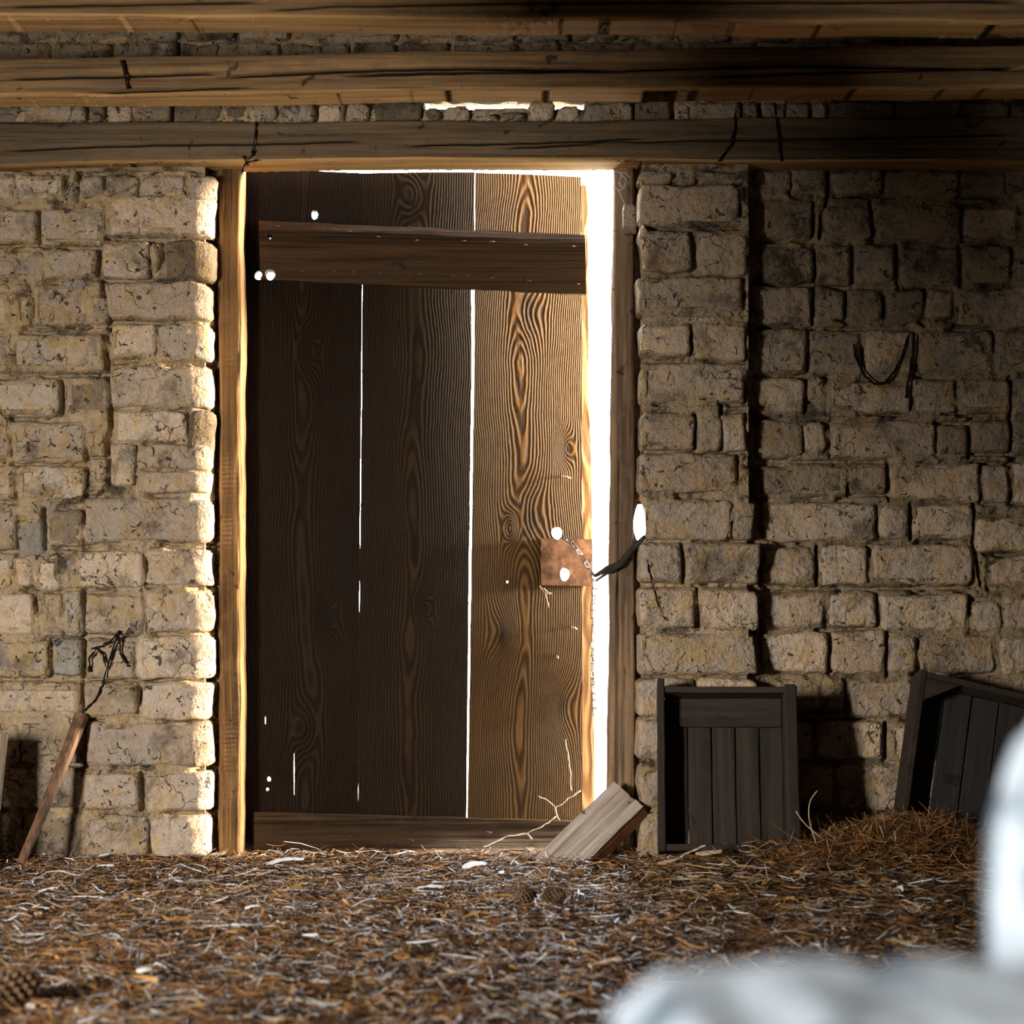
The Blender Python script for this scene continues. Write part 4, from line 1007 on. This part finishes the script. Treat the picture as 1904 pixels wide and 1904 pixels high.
def pine_cone(px, py, L, rz, label, tilt=0.1):
    y = 0.0
    k = (py - 1100) * S / D
    y = CZ / k - D                          # point on the floor along that ray
    c = W(px, py, y); c.z = floor_h(c.x, c.y) + L * 0.42 + 0.008
    r = empty('pine_cone', c, (0, tilt, rz)); tag(r, label, 'pine cone', 'pine cones in the straw')
    core = MB(); n = 10
    pts = [Vector((L * (i / n - .5), 0, 0)) for i in range(n + 1)]
    core.tube(pts, [max(0.002, L * 0.24 * math.sin(math.pi * (0.12 + 0.86 * i / n)) ** .7) for i in range(n + 1)], 10); core.build('core', M['cone'], r, smooth=True)
    sc = MB(); ns = 84
    for i in range(ns):
        t = (i + .5) / ns; an = i * 2.39996; xx = L * (t - .5); rad = L * 0.25 * math.sin(math.pi * (0.14 + 0.82 * t)) ** .7
        o_ = Vector((0, math.cos(an), math.sin(an))); tt = Vector((0, -math.sin(an), math.cos(an))); s = L * 0.085
        p = Vector((xx, 0, 0)) + o_ * rad * 0.85; tip = Vector((xx + s * .9, 0, 0)) + o_ * (rad + s * 1.25)
        sc.add([p - tt * s * .5, p + tt * s * .5, tip + tt * s * .75, tip + Vector((s * .35, 0, 0)), tip - tt * s * .75, tip * 0.97 - Vector((s * .5, 0, 0))],
               [(0, 1, 2, 3), (0, 3, 4), (0, 4, 5), (0, 5, 1), (1, 5, 2), (2, 5, 4, 3)])
    tag(sc.build('scales', M['cone'], r), kind='stuff')
    return r
pine_cone(22, 1880, 0.095, 0.5, 'large brown pine cone at the lower left corner')
pine_cone(775, 1822, 0.036, 2.1, 'small grey pine cone in the straw in the lower middle')
pine_cone(975, 1690, 0.055, 0.7, 'dark pine cone lying below the door, left of its twin')
pine_cone(1030, 1692, 0.055, 2.6, 'dark pine cone lying below the door, right of its twin')
pine_cone(860, 1716, 0.036, 1.2, 'little pine cone between the white feathers and the dark pair')
pine_cone(172, 1800, 0.038, 1.9, 'little pine cone in the straw at left')

def floor_pt(px, py, up=0.0):
    k = (py - 1100) * S / D; y = CZ / k - D; y = min(y, 0.02)
    for _ in range(6):
        c = W(px, py, y); h = floor_h(c.x, y); y = min(0.04, (CZ - h) / k - D)
    c = W(px, py, y); c.z = floor_h(c.x, y) + up; return c
def flake(name, px, py, L, w, rz, mat, label, cat, curl=0.30, up=0.034, tilt=0.1, group=None, yfix=None):
    c = floor_pt(px, py, up)
    if yfix is not None: c = W(px, py, yfix); c.z = floor_h(c.x, yfix) + up
    n, m = 10, 4; v = []
    for i in range(n + 1):
        t = i / n - .5
        for s in (0, 1):
            for k in range(m + 1):
                u = k / m - .5; ww = w * (1 - (2 * t) ** 4) ** .5 if abs(t) < .5 else w * .05
                v.append((t * L, u * ww, curl * L * (0.25 - t * t) + 0.004 * fbm(t * 9 + px, u * 9, 2, 2) - s * 0.0012 - abs(u) * w * .15))
    q = 2 * (m + 1); f = []
    for i in range(n):
        for k in range(m):
            z = i*q + k; f.append((z, z+q, z+q+1, z+1)); z += m + 1; f.append((z, z+1, z+q+1, z+q))
        z = i*q; f.append((z, z+m+1, z+q+m+1, z+q)); z = i*q + m; f.append((z, z+q, z+q+m+1, z+m+1))
    o = mesh_obj(name, v, f, M[mat], None, c); o.rotation_euler = (random.uniform(-.1, .3), -tilt, rz)
    return tag(o, label, cat, group)
flake('feather', 530, 1624, 0.100, 0.055, 0.2, 'feather', 'big white feather on the straw below the hinge side', 'feather', group='white feathers on the straw')
flake('feather', 882, 1632, 0.07, 0.040, 0.4, 'feather', 'white feather on the straw below the gap between planks', 'feather', group='white feathers on the straw')
flake('feather', 800, 1676, 0.07, 0.034, -0.2, 'feather', 'white feather left of the dark pine cone pair', 'feather', group='white feathers on the straw')
flake('feather', 90, 1680, 0.045, 0.018, 0.4, 'feather', 'small white feather at far left of the straw', 'feather', group='white feathers on the straw')
flake('feather', 196, 1634, 0.05, 0.022, -0.3, 'feather', 'white feather below the masonry left of the door', 'feather', group='white feathers on the straw')
flake('feather', 268, 1836, 0.03, 0.016, 0.3, 'feather', 'tiny white feather in the lower left straw', 'feather', group='white feathers on the straw')
flake('feather', 470, 1714, 0.035, 0.014, 0.1, 'feather', 'small white feather at left centre of the straw', 'feather', group='white feathers on the straw')
flake('feather', 60, 1882, 0.036, 0.018, 1.3, 'feather', 'small white scrap standing beside the large pine cone', 'feather', tilt=0.9, up=0.02)
flake('wood_chip', 1285, 1592, 0.095, 0.026, -0.7, 'chip', 'long pale slanting wood chip on the straw before the brown crate', 'wood chip', 0.05, 0.045, 0.45, yfix=-0.34)
flake('wood_chip', 1318, 1596, 0.070, 0.030, 0.1, 'chip', 'flat pale wood chip lying right of the slanting chip before the brown crate', 'wood chip', 0.05, 0.035, 0.1, yfix=-0.34)
flake('wood_chip', 1245, 1594, 0.070, 0.030, 0.4, 'chip', 'pale wood chip lying left of the slanting chip before the brown crate', 'wood chip', 0.05, 0.035, 0.15, yfix=-0.34)
flake('wood_chip', 1125, 1808, 0.075, 0.016, -0.5, 'chip', 'curled yellow wood shaving in the lower right straw', 'wood chip', 0.2, 0.02, 0.3)
flake('wood_chip', 1085, 1830, 0.090, 0.014, 0.1, 'chip', 'long yellow wood shaving lying flat in the lower right straw', 'wood chip', 0.1, 0.015, 0.05)
def stalk(pts, label, r=0.0016):
    o0 = pts[0]; b = MB(); fine = []
    for i in range(17):
        t = i / 16 * (len(pts) - 1); k = min(int(t), len(pts) - 2); u = t - k
        p0, p1, p2, p3 = pts[max(k-1,0)], pts[k], pts[k+1], pts[min(k+2, len(pts)-1)]
        fine.append(0.5 * ((2*p1) + (p2-p0)*u + (2*p0-5*p1+4*p2-p3)*u*u + (3*p1-p0-3*p2+p3)*u**3))
    b.tube([p - o0 for p in fine], r, 5)
    tag(b.build('straw_stalk', M['chip'], None, o0, smooth=True), label, 'stalk')
stalk([W(1528, 1598, -.28), W(1506, 1530, -.27), W(1506, 1492, -.26), W(1520, 1470, -.25)], 'single curved straw stalk standing in the shadow right of the brown crate')
stalk([W(1480, 1508, -.26), W(1500, 1535, -.27), W(1555, 1580, -.28)], 'straight straw stalk slanting down beside the brown crate')
stalk([W(1636, 1535, -.34), W(1644, 1560, -.34), W(1650, 1590, -.34)], 'short straw stalk at the left of the straw heap', 0.0013)

# ------------------------------------------------------------------ whitewashed masonry close to the camera
def mass(name, prof, y0, y1, sd, label):
    """rough plastered mass: prof = list of (x, ztop)"""
    n = 46; m = 26; v = []; xs0, xs1 = prof[0][0], prof[-1][0]
    def top(x):
        for (a, b), (c, d) in zip(prof, prof[1:]):
            if a <= x <= c: t = (x - a) / (c - a); t = t * t * (3 - 2 * t); return b + (d - b) * t
        return prof[-1][1]
    ring = []
    for i in range(n + 1):
        x = xs0 + (xs1 - xs0) * i / n; zt_ = top(x); row = []
        ex = min(i, n - i) / n
        for k in range(m + 1):
            t = k / m
            # profile: front bottom -> front top -> back top -> back bottom
            if t < .35: y, z = y0, -0.05 + (zt_ + 0.05) * (t / .35)
            elif t < .65: y, z = y0 + (y1 - y0) * (t - .35) / .30, zt_
            else: y, z = y1, zt_ - (zt_ + 0.05) * (t - .65) / .35
            cy = (y0 + y1) / 2
            top_r = max(0, 1 - (zt_ - z) / 0.04); y = cy + (y - cy) * (1 - 0.22 * top_r)
            if z > 0: y += 0.010 * fbm(x * 12, y * 12 + sd, z * 12, 3); z += 0.010 * fbm(x * 12 + 4, y * 12 + sd, z * 12, 3)
            row.append((x + 0.008 * fbm(x * 9, y * 14, z * 14 + sd, 2), y, z))
        v += row
    q = m + 1; f = [(i*q + k, (i+1)*q + k, (i+1)*q + k + 1, i*q + k + 1) for i in range(n) for k in range(m)]
    f += [tuple(range(q)), tuple(n*q + k for k in range(q))[::-1]]
    c = Vector(((xs0 + xs1) / 2, (y0 + y1) / 2, 0))
    o = mesh_obj(name, [Vector(p) - c for p in v], f, M['whitewash'], None, c); return tag(o, label, 'masonry')
mass('whitewashed_sill', [(0.055, 0.515), (0.085, 0.537), (0.16, 0.543), (0.24, 0.545), (0.32, 0.54)], -4.22, -3.98, 3.0, 'blurred low whitewashed masonry sill at the lower right, closest to the camera')
mass('whitewashed_jamb', [(0.297, 0.50), (0.301, 0.60), (0.315, 0.655), (0.345, 0.70), (0.40, 0.80), (0.50, 0.86)], -3.975, -3.84, 8.0, 'blurred upright whitewashed masonry at the right edge, close to the camera')
print('bricks', len(BR), 'objects', len(bpy.data.objects))
